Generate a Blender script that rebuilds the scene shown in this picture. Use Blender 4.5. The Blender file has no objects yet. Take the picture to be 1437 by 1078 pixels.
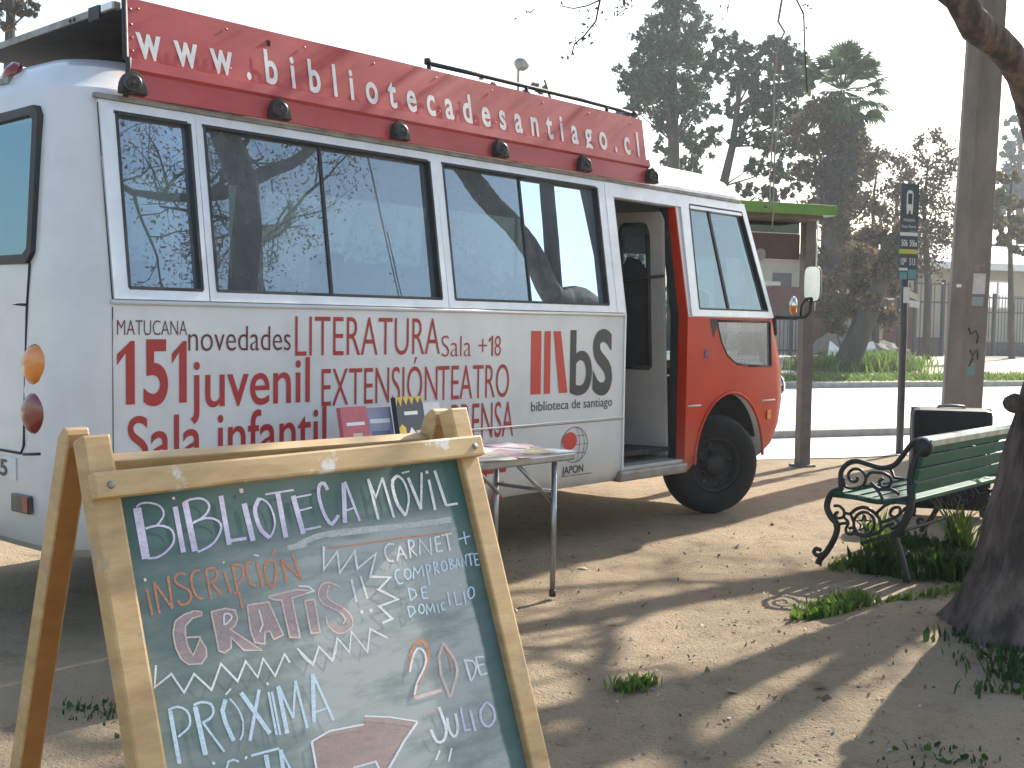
import bpy, bmesh, math, random
import numpy as np
from mathutils import Vector, Matrix

# ------------------------------------------------------------------ camera, sky, sun, exposure
SC = bpy.context.scene
COL = SC.collection
PITCH, ROLL, FPX, CAMH = .0525, .014, 1600., 1.42
def _cam_axes():
    c, s = math.cos(ROLL), math.sin(ROLL); cp, sp = math.cos(PITCH), math.sin(PITCH)
    f = lambda d: Vector((d[0], cp*d[1]+sp*d[2], -sp*d[1]+cp*d[2]))
    return f((c, 0, s)), f((-s, 0, c)), f((0, 1, 0))
RIGHT, UP, FWD = _cam_axes()
cd = bpy.data.cameras.new('camera'); cam = bpy.data.objects.new('camera', cd); COL.objects.link(cam)
M = Matrix.Identity(4)
for i in range(3):
    M[i][0], M[i][1], M[i][2] = RIGHT[i], UP[i], -FWD[i]
M[2][3] = CAMH
cam.matrix_world = M
cd.sensor_width = 36.; cd.lens = 36.*FPX/1437.; cd.clip_end = 2000.; cd.clip_start = .05
SC.camera = cam
CAM = Vector((0, 0, CAMH))
def ray(x, y):
    return RIGHT*((x-718.5)/FPX) - UP*((y-539.)/FPX) + FWD
def at(x, y, Y):                      # the point seen at pixel x, y that lies Y metres ahead
    r = ray(x, y); return CAM + r*(Y/r.y)
def ground_at(x, y, z=0.):
    r = ray(x, y); return CAM + r*((z-CAMH)/r.z)

SUN_AZ, SUN_EL = math.radians(39.5), math.radians(33.)
w = bpy.data.worlds.new('World'); SC.world = w; w.use_nodes = True
nt = w.node_tree
sky = nt.nodes.new('ShaderNodeTexSky'); sky.sky_type = 'NISHITA'; sky.sun_disc = False
sky.sun_elevation = SUN_EL; sky.sun_rotation = SUN_AZ; sky.air_density = 1.3; sky.dust_density = 1.7; sky.ozone_density = 1.0
nt.links.new(sky.outputs[0], nt.nodes['Background'].inputs[0]); nt.nodes['Background'].inputs[1].default_value = .11
sl = bpy.data.lights.new('sun', 'SUN'); sl.energy = 4.9; sl.angle = math.radians(.55); sl.color = (1., .93, .82)
so = bpy.data.objects.new('sun', sl); COL.objects.link(so)
sd = Vector((math.sin(SUN_AZ)*math.cos(SUN_EL), math.cos(SUN_AZ)*math.cos(SUN_EL), math.sin(SUN_EL)))
so.rotation_euler = sd.to_track_quat('Z', 'Y').to_euler(); so.location = sd*60
SC.view_settings.view_transform = 'Standard'; SC.view_settings.look = 'None'; SC.view_settings.gamma = 1.
SC.view_settings.exposure = 1.38
SC.render.engine = 'CYCLES'
SC.cycles.use_denoising = True
SC.cycles.max_bounces = 8; SC.cycles.transparent_max_bounces = 24
SC.cycles.sample_clamp_indirect = 6.

# ------------------------------------------------------------------ helpers
def tag(o, label=None, cat=None, group=None, kind=None):
    if label: o['label'] = label
    if cat: o['category'] = cat
    if group: o['group'] = group
    if kind: o['kind'] = kind
    return o
def empty(name, loc=(0, 0, 0), rz=0., label=None, cat=None, group=None):
    o = bpy.data.objects.new(name, None); COL.objects.link(o); o.location = loc; o.rotation_euler = (0, 0, rz)
    o.empty_display_size = .1
    return tag(o, label, cat, group)
class MB:
    def __init__(s): s.v = []; s.f = []; s.m = []; s.sm = []
    def add(s, vs, fs, mi=0, smooth=False):
        b = len(s.v); s.v += [tuple(p) for p in vs]
        for f in fs: s.f.append(tuple(i+b for i in f)); s.m.append(mi); s.sm.append(smooth)
        return s
    def box(s, c, d, rot=None, mi=0):
        x, y, z = d[0]/2, d[1]/2, d[2]/2
        vs = [Vector(p) for p in ((-x,-y,-z),(x,-y,-z),(x,y,-z),(-x,y,-z),(-x,-y,z),(x,-y,z),(x,y,z),(-x,y,z))]
        if rot is not None: vs = [rot @ p for p in vs]
        c = Vector(c)
        return s.add([p+c for p in vs], [(0,3,2,1),(4,5,6,7),(0,1,5,4),(1,2,6,5),(2,3,7,6),(3,0,4,7)], mi)
    def beam(s, a, b, wx, wy, up=(0, 0, 1), mi=0):           # box bar from a to b
        a, b = Vector(a), Vector(b); d = b-a; L = d.length; d.normalize()
        u = Vector(up)
        if abs(d.dot(u)) > .98: u = Vector((1, 0, 0))
        x = d.cross(u).normalized(); y = x.cross(d).normalized()
        R = Matrix((x, d, y)).transposed()
        return s.box((a+b)/2, (wx, L, wy), R, mi)
    def tube(s, pts, r, n=8, mi=0, cap=True, smooth=True, jitter=0., rng=None, flat=1.):
        pts = [Vector(p) for p in pts]; k = len(pts)
        rs = r if isinstance(r, (list, tuple)) else [r]*k
        vs = []; pu = None
        for i, p in enumerate(pts):
            d = (pts[min(i+1, k-1)]-pts[max(i-1, 0)])
            d = d.normalized() if d.length > 1e-9 else Vector((0, 0, 1))
            if pu is None:
                pu = d.orthogonal().normalized()
            pu = (pu - d*pu.dot(d)); pu = pu.normalized() if pu.length > 1e-6 else d.orthogonal().normalized()
            q = d.cross(pu)
            for j in range(n):
                a = 2*math.pi*j/n; rr = rs[i]*(1+(rng.uniform(-jitter, jitter) if rng else 0))
                vs.append(p+(pu*math.cos(a)*flat+q*math.sin(a))*rr)
        fs = [(i*n+j, i*n+(j+1) % n, (i+1)*n+(j+1) % n, (i+1)*n+j) for i in range(k-1) for j in range(n)]
        if cap: fs += [tuple(range(n-1, -1, -1)), tuple((k-1)*n+j for j in range(n))]
        return s.add(vs, fs, mi, smooth)
    def lathe(s, prof, origin, axis, n=24, mi=0, smooth=True, cap=True):   # prof: (radius, along axis)
        ax = Vector(axis).normalized(); u = ax.orthogonal().normalized(); q = ax.cross(u); o = Vector(origin)
        vs = [o+ax*h+(u*math.cos(2*math.pi*j/n)+q*math.sin(2*math.pi*j/n))*r for r, h in prof for j in range(n)]
        k = len(prof)
        fs = [(i*n+j, i*n+(j+1) % n, (i+1)*n+(j+1) % n, (i+1)*n+j) for i in range(k-1) for j in range(n)]
        if cap: fs += [tuple(range(n-1, -1, -1)), tuple((k-1)*n+j for j in range(n))]
        return s.add(vs, fs, mi, smooth)
    def prism(s, poly, off, mi=0):                             # poly 3D points (planar), swept by off
        off = Vector(off); n = len(poly); a = [Vector(p) for p in poly]
        return s.add(a+[p+off for p in a], [tuple(range(n-1, -1, -1)), tuple(range(n, 2*n))]+[(i, (i+1) % n, n+(i+1) % n, n+i) for i in range(n)], mi)
    def build(s, name, mats, parent=None, bevel=0., fix=True):
        me = bpy.data.meshes.new(name); me.from_pydata(s.v, [], s.f)
        for m in (mats if isinstance(mats, (list, tuple)) else [mats]): me.materials.append(m)
        me.polygons.foreach_set('material_index', s.m); me.polygons.foreach_set('use_smooth', s.sm)
        if fix:
            bm = bmesh.new(); bm.from_mesh(me); bmesh.ops.recalc_face_normals(bm, faces=bm.faces)
            if bevel > 0:
                es = [e for e in bm.edges if len(e.link_faces) == 2 and e.calc_face_angle(0) > .6]
                bmesh.ops.bevel(bm, geom=es, offset=bevel, segments=2, affect='EDGES', profile=.6, clamp_overlap=True)
            bm.to_mesh(me); bm.free()
        me.update()
        o = bpy.data.objects.new(name, me); COL.objects.link(o); o.parent = parent
        return o
def quads(name, centers, normals, sizes, mat, parent=None, aspect=1.6, seed=0, droop=0.):
    """many leaf-sized lozenges as one mesh"""
    rs = np.random.RandomState(seed); c = np.asarray(centers, float); n = len(c)
    d = rs.normal(size=(n, 3)); 
    if droop: d[:, 2] -= droop
    d /= np.linalg.norm(d, axis=1)[:, None]
    nn = np.asarray(normals, float) if normals is not None else rs.normal(size=(n, 3))
    x = np.cross(d, nn); x /= (np.linalg.norm(x, axis=1)[:, None]+1e-9)
    s = np.asarray(sizes, float)[:, None] if np.ndim(sizes) else np.full((n, 1), sizes)
    k = np.cross(x, d)*.18
    P = np.stack([c-d*s*.5, c+x*s*.5/aspect+k*s*.4, c+d*s*.5, c-x*s*.5/aspect+k*s*.4], 1).reshape(-1, 3)
    me = bpy.data.meshes.new(name); me.vertices.add(4*n); me.loops.add(4*n); me.polygons.add(n)
    me.vertices.foreach_set('co', P.ravel()); me.loops.foreach_set('vertex_index', np.arange(4*n, dtype=np.int32))
    me.polygons.foreach_set('loop_start', np.arange(0, 4*n, 4, dtype=np.int32))
    me.materials.append(mat); me.update(calc_edges=True); me.validate()
    o = bpy.data.objects.new(name, me); COL.objects.link(o); o.parent = parent
    return o

# ------------------------------------------------------------------ materials
def nmat(name):
    m = bpy.data.materials.new(name); m.use_nodes = True; t = m.node_tree
    return m, t, t.nodes['Principled BSDF']
def N(t, typ, **kw):
    n = t.nodes.new(typ)
    for k, v in kw.items():
        if k.startswith('i_'): n.inputs[k[2:].replace('_', ' ')].default_value = v
        else: setattr(n, k, v)
    return n
def noise(t, scale, detail=5., rough=.6, vec=None, stretch=None, obj=True):
    tc = N(t, 'ShaderNodeTexCoord'); src = tc.outputs['Object' if obj else 'Generated']
    if stretch:
        mp = N(t, 'ShaderNodeMapping'); mp.inputs['Scale'].default_value = stretch; t.links.new(src, mp.inputs[0]); src = mp.outputs[0]
    n = N(t, 'ShaderNodeTexNoise'); n.inputs['Scale'].default_value = scale; n.inputs['Detail'].default_value = detail; n.inputs['Roughness'].default_value = rough
    t.links.new(src, n.inputs['Vector']); return n
def ramp(t, src, stops):
    r = N(t, 'ShaderNodeValToRGB'); e = r.color_ramp.elements
    while len(e) < len(stops): e.new(.5)
    for q, (p, c) in zip(e, stops): q.position = p; q.color = (*c, 1) if len(c) == 3 else c
    t.links.new(src, r.inputs[0]); return r
def mixc(t, fac, a, b, mode='MIX'):
    m = N(t, 'ShaderNodeMix', data_type='RGBA', blend_type=mode)
    for s, v in ((0, fac), (6, a), (7, b)):
        if hasattr(v, 'links') or hasattr(v, 'is_linked'): t.links.new(v, m.inputs[s])
        elif isinstance(v, (int, float)): m.inputs[s].default_value = v
        else: m.inputs[s].default_value = (*v, 1)
    return m.outputs[2]
def bump(t, b, src, strength=.3, dist=.02):
    n = N(t, 'ShaderNodeBump'); n.inputs['Strength'].default_value = strength; n.inputs['Distance'].default_value = dist
    t.links.new(src, n.inputs['Height']); t.links.new(n.outputs[0], b.inputs['Normal'])
def pm(name, c1, c2=None, scale=6., rough=.6, metal=0., bmp=0., bscale=None, coat=0., stretch=None, lo=.35, hi=.65, bdist=.01, spec=.5):
    m, t, b = nmat(name)
    b.inputs['Roughness'].default_value = rough; b.inputs['Metallic'].default_value = metal; b.inputs['Coat Weight'].default_value = coat
    b.inputs['Coat Roughness'].default_value = .08; b.inputs['Specular IOR Level'].default_value = spec
    if c2 is None: c2 = tuple(x*.82 for x in c1)
    n = noise(t, scale, 7., .62, stretch=stretch)
    r = ramp(t, n.outputs[0], [(lo, c1), (hi, c2)]); t.links.new(r.outputs[0], b.inputs['Base Color'])
    if bmp: bump(t, b, noise(t, bscale or scale*4, 6., .6, stretch=stretch).outputs[0], bmp, bdist)
    return m
def leafm(name, cols, trans=.35, rough=.6):
    m, t, b = nmat(name); g = N(t, 'ShaderNodeNewGeometry')
    st = [(i/max(1, len(cols)-1), c) for i, c in enumerate(cols)]
    r = ramp(t, g.outputs['Random Per Island'], st); t.links.new(r.outputs[0], b.inputs['Base Color'])
    b.inputs['Roughness'].default_value = rough; b.inputs['Specular IOR Level'].default_value = .3
    tr = N(t, 'ShaderNodeBsdfTranslucent'); t.links.new(r.outputs[0], tr.inputs[0])
    mx = N(t, 'ShaderNodeMixShader'); mx.inputs[0].default_value = trans
    t.links.new(b.outputs[0], mx.inputs[1]); t.links.new(tr.outputs[0], mx.inputs[2])
    t.links.new(mx.outputs[0], t.nodes['Material Output'].inputs[0]); return m
def glassm(name, tint, ior=1.6, boost=1.0, rough=.0, wav=.0, base=0., gcol=(.95, .97, 1), pale_film=0.):
    m, t, b = nmat(name); t.nodes.remove(b)
    fr = N(t, 'ShaderNodeFresnel'); fr.inputs[0].default_value = ior
    mu = N(t, 'ShaderNodeMath', operation='MULTIPLY_ADD'); mu.use_clamp = True; mu.inputs[1].default_value = boost; mu.inputs[2].default_value = base; t.links.new(fr.outputs[0], mu.inputs[0])
    tr = N(t, 'ShaderNodeBsdfTransparent'); tr.inputs[0].default_value = (*tint, 1)
    gl = N(t, 'ShaderNodeBsdfGlossy'); gl.inputs['Roughness'].default_value = rough; gl.inputs['Color'].default_value = (*gcol, 1)
    if wav:
        bn = N(t, 'ShaderNodeBump'); bn.inputs['Strength'].default_value = wav; bn.inputs['Distance'].default_value = .02
        t.links.new(noise(t, 2.2, 2., .4).outputs[0], bn.inputs['Height']); t.links.new(bn.outputs[0], gl.inputs['Normal'])
    mx = N(t, 'ShaderNodeMixShader'); t.links.new(mu.outputs[0], mx.inputs[0]); t.links.new(tr.outputs[0], mx.inputs[1]); t.links.new(gl.outputs[0], mx.inputs[2])
    out = mx
    if pale_film:  # pale diffuse film: dust on the panes, painted brightness on the quarter window
        df = N(t, 'ShaderNodeBsdfDiffuse'); df.inputs[0].default_value = (.50, .56, .60, 1); out = N(t, 'ShaderNodeMixShader')
        r = ramp(t, noise(t, 2.5, 6., .65).outputs[0], [(.3, (pale_film*.5,)*3), (.75, (pale_film*1.5,)*3)]); t.links.new(r.outputs[0], out.inputs[0])
        t.links.new(mx.outputs[0], out.inputs[1]); t.links.new(df.outputs[0], out.inputs[2])
    t.links.new(out.outputs[0], t.nodes['Material Output'].inputs[0]); return m

M_white = pm('bus_white_paint', (.67, .668, .665), (.55, .548, .545), 2.2, .32, coat=.35, bmp=.04, bscale=9, lo=.4, hi=.75)
def dirty(m, level, col=(.36, .30, .23)):
    """road dirt thrown up over the lower body: follows height on the bus, broken by noise"""
    t = m.node_tree; b = t.nodes['Principled BSDF']; src = b.inputs['Base Color'].links[0].from_socket
    tc = N(t, 'ShaderNodeTexCoord'); sx = N(t, 'ShaderNodeSeparateXYZ'); t.links.new(tc.outputs['Object'], sx.inputs[0])
    mr = N(t, 'ShaderNodeMapRange'); mr.inputs['From Min'].default_value = .32; mr.inputs['From Max'].default_value = level
    mr.inputs['To Min'].default_value = .75; mr.inputs['To Max'].default_value = 0.; t.links.new(sx.outputs[2], mr.inputs[0])
    n = noise(t, 5., 6., .7); mu = N(t, 'ShaderNodeMath', operation='MULTIPLY'); mu.use_clamp = True
    t.links.new(mr.outputs[0], mu.inputs[0]); t.links.new(n.outputs[0], mu.inputs[1])
    out = mixc(t, mu.outputs[0], src, col); t.links.new(out, b.inputs['Base Color'])
dirty(M_white, .85)
M_red = pm('cab_red_paint', (.56, .036, .007), (.47, .028, .006), 2.5, .42, coat=.03, spec=.18, lo=.35, hi=.7)
dirty(M_red, .8)
M_inner = pm('bus_interior_lining', (.30, .29, .27), (.25, .24, .22), 4, .7)
M_sign = pm('faded_red_panel', (.48, .070, .066), (.37, .046, .048), 3., .42, coat=.12, stretch=(1, 1, 2.5), bmp=.05, bscale=5, lo=.3, hi=.7)
M_alu = pm('window_aluminium', (.72, .74, .77), (.62, .64, .68), 8, .38, metal=.35)
M_rubber = pm('black_rubber', (.018, .018, .02), (.03, .03, .03), 12, .6)
M_dark = pm('dark_underbody', (.02, .019, .018), (.05, .045, .04), 6, .85)
M_tyre = pm('tyre_rubber', (.010, .010, .010), (.022, .020, .019), 9, .9, bmp=.3, bscale=60, bdist=.004)
M_rim = pm('painted_steel_rim', (.014, .014, .015), (.03, .028, .026), 14, .7, metal=.1)
M_glass = glassm('tinted_bus_glass', (.22, .27, .29), 1.6, 1.3, wav=.02, base=.18, gcol=(.60, .74, .86), pale_film=.18)
M_clear = glassm('clear_bus_glass', (.46, .57, .60), 1.5, .5, base=.02, gcol=(.27, .34, .38), pale_film=.08)
M_rglass = glassm('rear_bus_glass', (.16, .2, .22), 1.6, 1.2, wav=.02, base=.12, gcol=(.17, .27, .33), pale_film=.07)
M_redtext = pm('dark_red_vinyl', (.42, .024, .026), (.36, .02, .024), 9, .4)
M_brtext = pm('brown_red_vinyl', (.13, .016, .02), (.10, .012, .016), 9, .4)
M_logored = pm('logo_red_vinyl', (.62, .045, .03), (.56, .04, .028), 9, .4)
M_logodk = pm('logo_charcoal_vinyl', (.028, .032, .036), (.035, .04, .045), 9, .4)
M_whtext = pm('white_vinyl_letters', (.74, .75, .76), (.60, .60, .60), 14, .45)
M_amber = pm('amber_lens', (.75, .24, .02), (.62, .17, .015), 20, .18, coat=.6)
M_redlens = pm('red_lens', (.24, .02, .015), (.18, .012, .01), 20, .18, coat=.6)
M_chrome = pm('chrome', (.75, .77, .8), (.68, .7, .73), 5, .12, metal=1.)
M_grey = pm('weathered_grey_metal', (.30, .30, .29), (.18, .17, .16), 10, .55, metal=.5, bmp=.1)
M_beige = pm('door_leaf_beige', (.40, .355, .32), (.34, .30, .27), 5, .55)
M_blue = pm('seat_cover_navy', (.012, .02, .05), (.018, .028, .06), 14, .8)
M_curt = pm('pale_curtain', (.85, .92, .90), (.72, .84, .82), 4, .8)
M_wood = pm('sign_pine', (.54, .35, .155), (.42, .255, .10), 5., .5, stretch=(1, 1, 1), bmp=.12, bscale=26, bdist=.004)
def woodm(name, a, b_, c_, axis_stretch, worn=None):
    m, t, b = nmat(name)
    n1 = noise(t, 3.2, 8., .65, stretch=axis_stretch); r = ramp(t, n1.outputs[0], [(.28, a), (.5, b_), (.74, c_)])
    n2 = noise(t, 9., 5., .7); col = r.outputs[0]
    if worn:
        r2 = ramp(t, n2.outputs[0], [(.57, (0, 0, 0)), (.62, (1, 1, 1))]); col = mixc(t, r2.outputs[0], col, worn)
    t.links.new(col, b.inputs['Base Color']); b.inputs['Roughness'].default_value = .5
    bump(t, b, noise(t, 14., 6., .6, stretch=axis_stretch).outputs[0], .16, .003); return m
M_steel = pm('table_steel', (.42, .43, .45), (.32, .33, .35), 12, .35, metal=.85)
M_ttop = pm('table_top_laminate', (.52, .56, .62), (.45, .5, .56), 7, .4)
M_paper = pm('printed_paper', (.78, .75, .70), (.62, .58, .55), 22, .7)
M_iron = pm('black_cast_iron', (.014, .014, .015), (.03, .03, .03), 20, .5, bmp=.15, bscale=60, bdist=.003)
M_green = pm('bench_green_paint', (.012, .075, .048), (.025, .10, .065), 7, .6, spec=.22, bmp=.12, bscale=16, stretch=(1, 1, 3), bdist=.004)
M_case = pm('black_case_shell', (.006, .006, .007), (.012, .012, .013), 10, .5, spec=.25, bmp=.1, bscale=120, bdist=.002)
M_concrete = pm('weathered_concrete', (.21, .18, .155), (.13, .11, .095), 3.5, .9, bmp=.25, bscale=18, stretch=(1, 1, .35))
M_bark = pm('grooved_bark', (.17, .125, .10), (.05, .036, .03), 11., .95, bmp=1., bscale=16, stretch=(1, 1, .28), bdist=.05, lo=.38, hi=.6)
M_branch = pm('thin_branch_bark', (.05, .04, .034), (.028, .022, .02), 12, .9)
M_trunk = pm('far_trunk_bark', (.07, .055, .045), (.035, .028, .024), 4, .95, bmp=.6, bscale=8, stretch=(1, 1, .3), bdist=.05)
M_kerb = pm('kerb_concrete', (.30, .285, .26), (.2, .19, .17), 6, .9, bmp=.3, bscale=20)
L_dark = leafm('evergreen_leaves', [(.014, .045, .034), (.025, .065, .042), (.045, .085, .04), (.075, .075, .04)], .3)
L_brown = leafm('dry_vine_leaves', [(.13, .08, .045), (.18, .12, .07), (.08, .06, .04), (.055, .07, .04)], .4)
L_sparse = leafm('sparse_brown_leaves', [(.07, .055, .04), (.10, .07, .05), (.05, .055, .035)], .3)
L_palm = leafm('palm_fronds', [(.035, .08, .04), (.05, .10, .05), (.10, .14, .05)], .3)
L_blue = leafm('far_hazed_leaves', [(.06, .10, .11), (.08, .12, .13)], .3)  # bluish haze of distance put into the leaf colour
L_yel = leafm('yellowish_shrub_leaves', [(.16, .13, .05), (.12, .10, .05), (.09, .10, .04)], .4)
L_pep = leafm('hanging_leaflets', [(.07, .07, .04), (.11, .09, .055), (.10, .065, .05)], .35)
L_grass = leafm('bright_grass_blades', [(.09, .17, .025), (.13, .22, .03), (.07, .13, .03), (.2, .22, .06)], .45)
L_shade = leafm('shade_toned_grass_blades', [(.022, .055, .012), (.035, .08, .016), (.055, .105, .02)], .45)  # darker copy of the grass, shade put into its colour

# ------------------------------------------------------------------ ground, street
SE = Vector((.934, .358, 0)).normalized(); SP = Vector((-SE.y, SE.x, 0))    # along and across the street
def st(s, p, z=0.): return SE*s + SP*p + Vector((0, 0, z))
from mathutils import noise as mn
def gz(x, y):
    p = x*SP.x + y*SP.y; z = 0.
    if p < 10.2:
        k = max(0., min(1., (10.2-p)/1.5))
        z += k*(.020*mn.noise((x*.9, y*.9, 1.3)) + .010*mn.noise((x*2.6, y*2.6, 4.1)) + .005*mn.noise((x*7., y*7., 7.7)))
        a, b = Vector((.55, 4.62)), Vector((2.35, 6.1))      # old kerb line, half buried: the near side stands a little higher
        d = (b-a).normalized(); q = Vector((x, y))-a; s = q.dot(d); t_ = q.x*d.y-q.y*d.x
        z += .035*max(0, min(1, (s+.6)/.8))*max(0., min(1., .5+t_/.10))*max(0., 1-max(0., t_-.8)/1.5)*k
    if p > 10.6: z -= min(.25, (p-10.6)*.06)
    return z
def grid_axis(fine0, fine1, step, lo, hi):
    a = list(np.arange(fine0, fine1, step)); d = step; x = fine1
    while x < hi: a.append(x); d *= 1.22; x += d
    a.append(hi); d = step; x = fine0-step
    b = []
    while x > lo: b.append(x); d *= 1.22; x -= d
    b.append(lo); return sorted(b+a)
xs = grid_axis(-2.5, 4., .045, -260., 380.); ys = grid_axis(2.6, 8.5, .045, -120., 420.)
g = MB(); nx, ny = len(xs), len(ys)
# rows follow the street so that the rise beyond the far kerb runs parallel to it
g.v = [(x, y, gz(x, y)) for y in ys for x in xs]
g.f = [(j*nx+i, j*nx+i+1, (j+1)*nx+i+1, (j+1)*nx+i) for j in range(ny-1) for i in range(nx-1)]
g.m = [0]*len(g.f); g.sm = [True]*len(g.f)
def dirtm():
    m, t, b = nmat('packed_dirt'); b.inputs['Roughness'].default_value = .95; b.inputs['Specular IOR Level'].default_value = .15
    n1 = noise(t, .55, 7., .6); n2 = noise(t, 4.5, 8., .7); n3 = noise(t, 60., 4., .7); n4 = noise(t, 220., 2., .5)
    r1 = ramp(t, n1.outputs[0], [(.3, (.285, .218, .142)), (.7, (.40, .315, .215))])
    r2 = ramp(t, n2.outputs[0], [(.3, (.55, .52, .49)), (.46, (.95, .95, .95)), (.6, (1, 1, 1)), (.75, (1.18, 1.15, 1.1))])
    c = mixc(t, .85, r1.outputs[0], r2.outputs[0], 'MULTIPLY')
    r3 = ramp(t, n3.outputs[0], [(.30, (.55, .5, .45)), (.42, (1, 1, 1)), (.66, (1, 1, 1)), (.74, (1.35, 1.3, 1.25))])
    c = mixc(t, .8, c, r3.outputs[0], 'MULTIPLY'); t.links.new(c, b.inputs['Base Color'])
    a = N(t, 'ShaderNodeMath', operation='ADD'); s2 = N(t, 'ShaderNodeMath', operation='MULTIPLY'); s2.inputs[1].default_value = .25
    t.links.new(n4.outputs[0], s2.inputs[0]); t.links.new(n3.outputs[0], a.inputs[0]); t.links.new(s2.outputs[0], a.inputs[1])
    a2 = N(t, 'ShaderNodeMath', operation='MULTIPLY_ADD'); a2.inputs[1].default_value = 1.8
    t.links.new(n2.outputs[0], a2.inputs[0]); t.links.new(a.outputs[0], a2.inputs[2])
    bump(t, b, a2.outputs[0], .8, .035); return m
M_dirt = dirtm()
tag(g.build('ground', M_dirt, fix=False), kind='structure')
M_pave = pm('pale_pavement_concrete', (.62, .60, .56), (.54, .52, .49), 2.5, .6, bmp=.1, bscale=30)
M_road = pm('pale_worn_road', (.60, .59, .57), (.52, .51, .49), 1.6, .5, bmp=.1, bscale=40)
rng = random.Random(4)
m_ = MB(); e0 = [st(s, 10.35+.18*mn.noise((s*.5, 3, 0))+.07*mn.noise((s*2.1, 8, 0)), .006) for s in np.arange(-60, 120, .3)]
e1 = [st(s, 12.36, .006) for s in np.arange(-60, 120, .3)]; k = len(e0)
m_.add(e0+e1, [(i, i+1, k+i+1, k+i) for i in range(k-1)]); tag(m_.build('pavement', M_pave), kind='structure')
m_ = MB(); m_.add([st(-160, 12.5, .004), st(260, 12.5, .004), st(260, 22.62, .004), st(-160, 22.62, .004)], [(0, 1, 2, 3)]); tag(m_.build('road', M_road), kind='structure')
m_ = MB(); m_.beam(st(-160, 12.43, .035), st(260, 12.43, .035), .14, .13); tag(m_.build('kerb', M_kerb, bevel=.012), kind='structure')
m_ = MB(); m_.beam(st(-160, 22.69, .06), st(260, 22.69, .06), .16, .16); tag(m_.build('kerb', M_kerb, bevel=.015), kind='structure')

def vz(p): return .13 + .33*max(0., min(1., (p-23.)/10.))
M_verge = pm('dusty_verge_soil', (.40, .34, .26), (.30, .25, .18), .7, .95, bmp=.3, bscale=9)
m_ = MB(); ps = [22.77, 23.6, 25, 27, 29, 31, 33, 36, 45, 70, 140, 400]; ss = list(np.arange(-60, 120, 2.)); ss = [-400, -200, -110]+ss+[180, 300, 500]
vv = [st(s, p, vz(p)+(.05*mn.noise((s*.3, p*.3, 2)) if 23.5 < p < 60 else 0)) for p in ps for s in ss]; k = len(ss)
m_.add(vv, [(j*k+i, j*k+i+1, (j+1)*k+i+1, (j+1)*k+i) for j in range(len(ps)-1) for i in range(k-1)], smooth=True)
tag(m_.build('verge', M_verge), kind='structure')
# ------------------------------------------------------------------ the library bus
BUS_O = Vector((-1.73949, 4.88567, 0.)); BUS_YAW = math.radians(90-42.5455)
bus = empty('library_bus', BUS_O, BUS_YAW, 'white and red library bus with red roof panels, parked with its door open', 'bus')
TILT = math.radians(9.5); WB = 1.491; TT = math.tan(TILT)
def P(u, v, w): return Vector((u, -v, w))                    # forward, outward to the near side, up
def T(u, w, d=0.): return P(u, -(w-WB)*TT + d*math.cos(TILT), w + d*math.sin(TILT))   # on the leaning upper side
LV = [(.38, -.05, -.10, 5.62), (.42, -.02, -.14, 5.70), (.50, 0, -.17, 5.82), (.65, 0, -.18, 5.93), (.85, 0, -.18, 5.98), (1.10, 0, -.18, 5.95),
      (WB, 0, -.16, 5.80), (2.30, -(2.30-WB)*TT, -.10, 5.57), (2.385, -(2.385-WB)*TT, -.08, 5.54), (2.43, -.165, -.07, 5.53), (2.46, -.20, -.05, 5.50), (2.54, -.25, .0, 5.45),
      (2.60, -.37, .08, 5.36), (2.65, -.56, .22, 5.14), (2.68, -.80, .45, 4.8), (2.69, -.95, .8, 4.3)]
UC = [.08, .5, 1., 1.5, 2., 2.6, 3.2, 3.65, 4.0, 4.395, 4.7, 5.0]
def ring(lv, ins=0.):
    w_, off, ur, uf = lv; off -= ins; ur += ins; uf -= ins
    W = 2.0; vn, vf = off, -W-off; hw = (vn-vf)/2; rr = min(.2, hw*.9); rf = min(.28, hw*.9); bow = .10*min(1, hw/.6)
    pts = []
    u0, u1 = ur+rr, uf-rf
    cols = [u if (u0 < u < u1) else None for u in UC]
    lo = u0; n = len(UC)
    us = []
    for i, u in enumerate(UC):
        us.append(min(max(u, u0+.001*(i+1)), u1-.001*(n-i)))
    for u in us: pts.append((u, vn))
    for k in range(0, 7):
        a = k/6*math.pi/2; pts.append((u1+rf*math.sin(a), vn-rf+rf*math.cos(a)))
    for k in range(1, 8):
        pts.append((uf, vn-rf-(2*hw-2*rf)*k/8))
    for k in range(0, 7):
        a = k/6*math.pi/2; pts.append((u1+rf*math.cos(a), vf+rf-rf*math.sin(a)))
    for u in reversed(us): pts.append((u, vf))
    for k in range(0, 7):
        a = k/6*math.pi/2; pts.append((u0-rr*math.sin(a), vf+rr-rr*math.cos(a)))
    for k in range(1, 8): pts.append((ur, vf+rr+(2*hw-2*rr)*k/8))
    for k in range(0, 7):
        a = k/6*math.pi/2; pts.append((u0-rr*math.cos(a), vn-rr+rr*math.sin(a)))
    out = []
    for u, v in pts:
        f = 1-((v+1)/max(hw, .05))**2; f = max(0, f)
        if u > u1: u += bow*f*min(1, (u-u1)/rf)
        if u < u0: u -= .05*f*min(1, (u0-u)/rr)
        out.append(P(u, v, w_))
    return out
def loft(levels, ins=0., flip=False):
    R = [ring(l, ins) for l in levels]; n = len(R[0]); vs = [p for r in R for p in r]; fs = []
    for i in range(len(R)-1):
        for j in range(n): fs.append((i*n+j, i*n+(j+1) % n, (i+1)*n+(j+1) % n, (i+1)*n+j))
    fs.append(tuple(range(n-1, -1, -1))); fs.append(tuple((len(R)-1)*n+j for j in range(n)))
    return vs, fs
shell = MB(); vs, fs = loft(LV)
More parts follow.
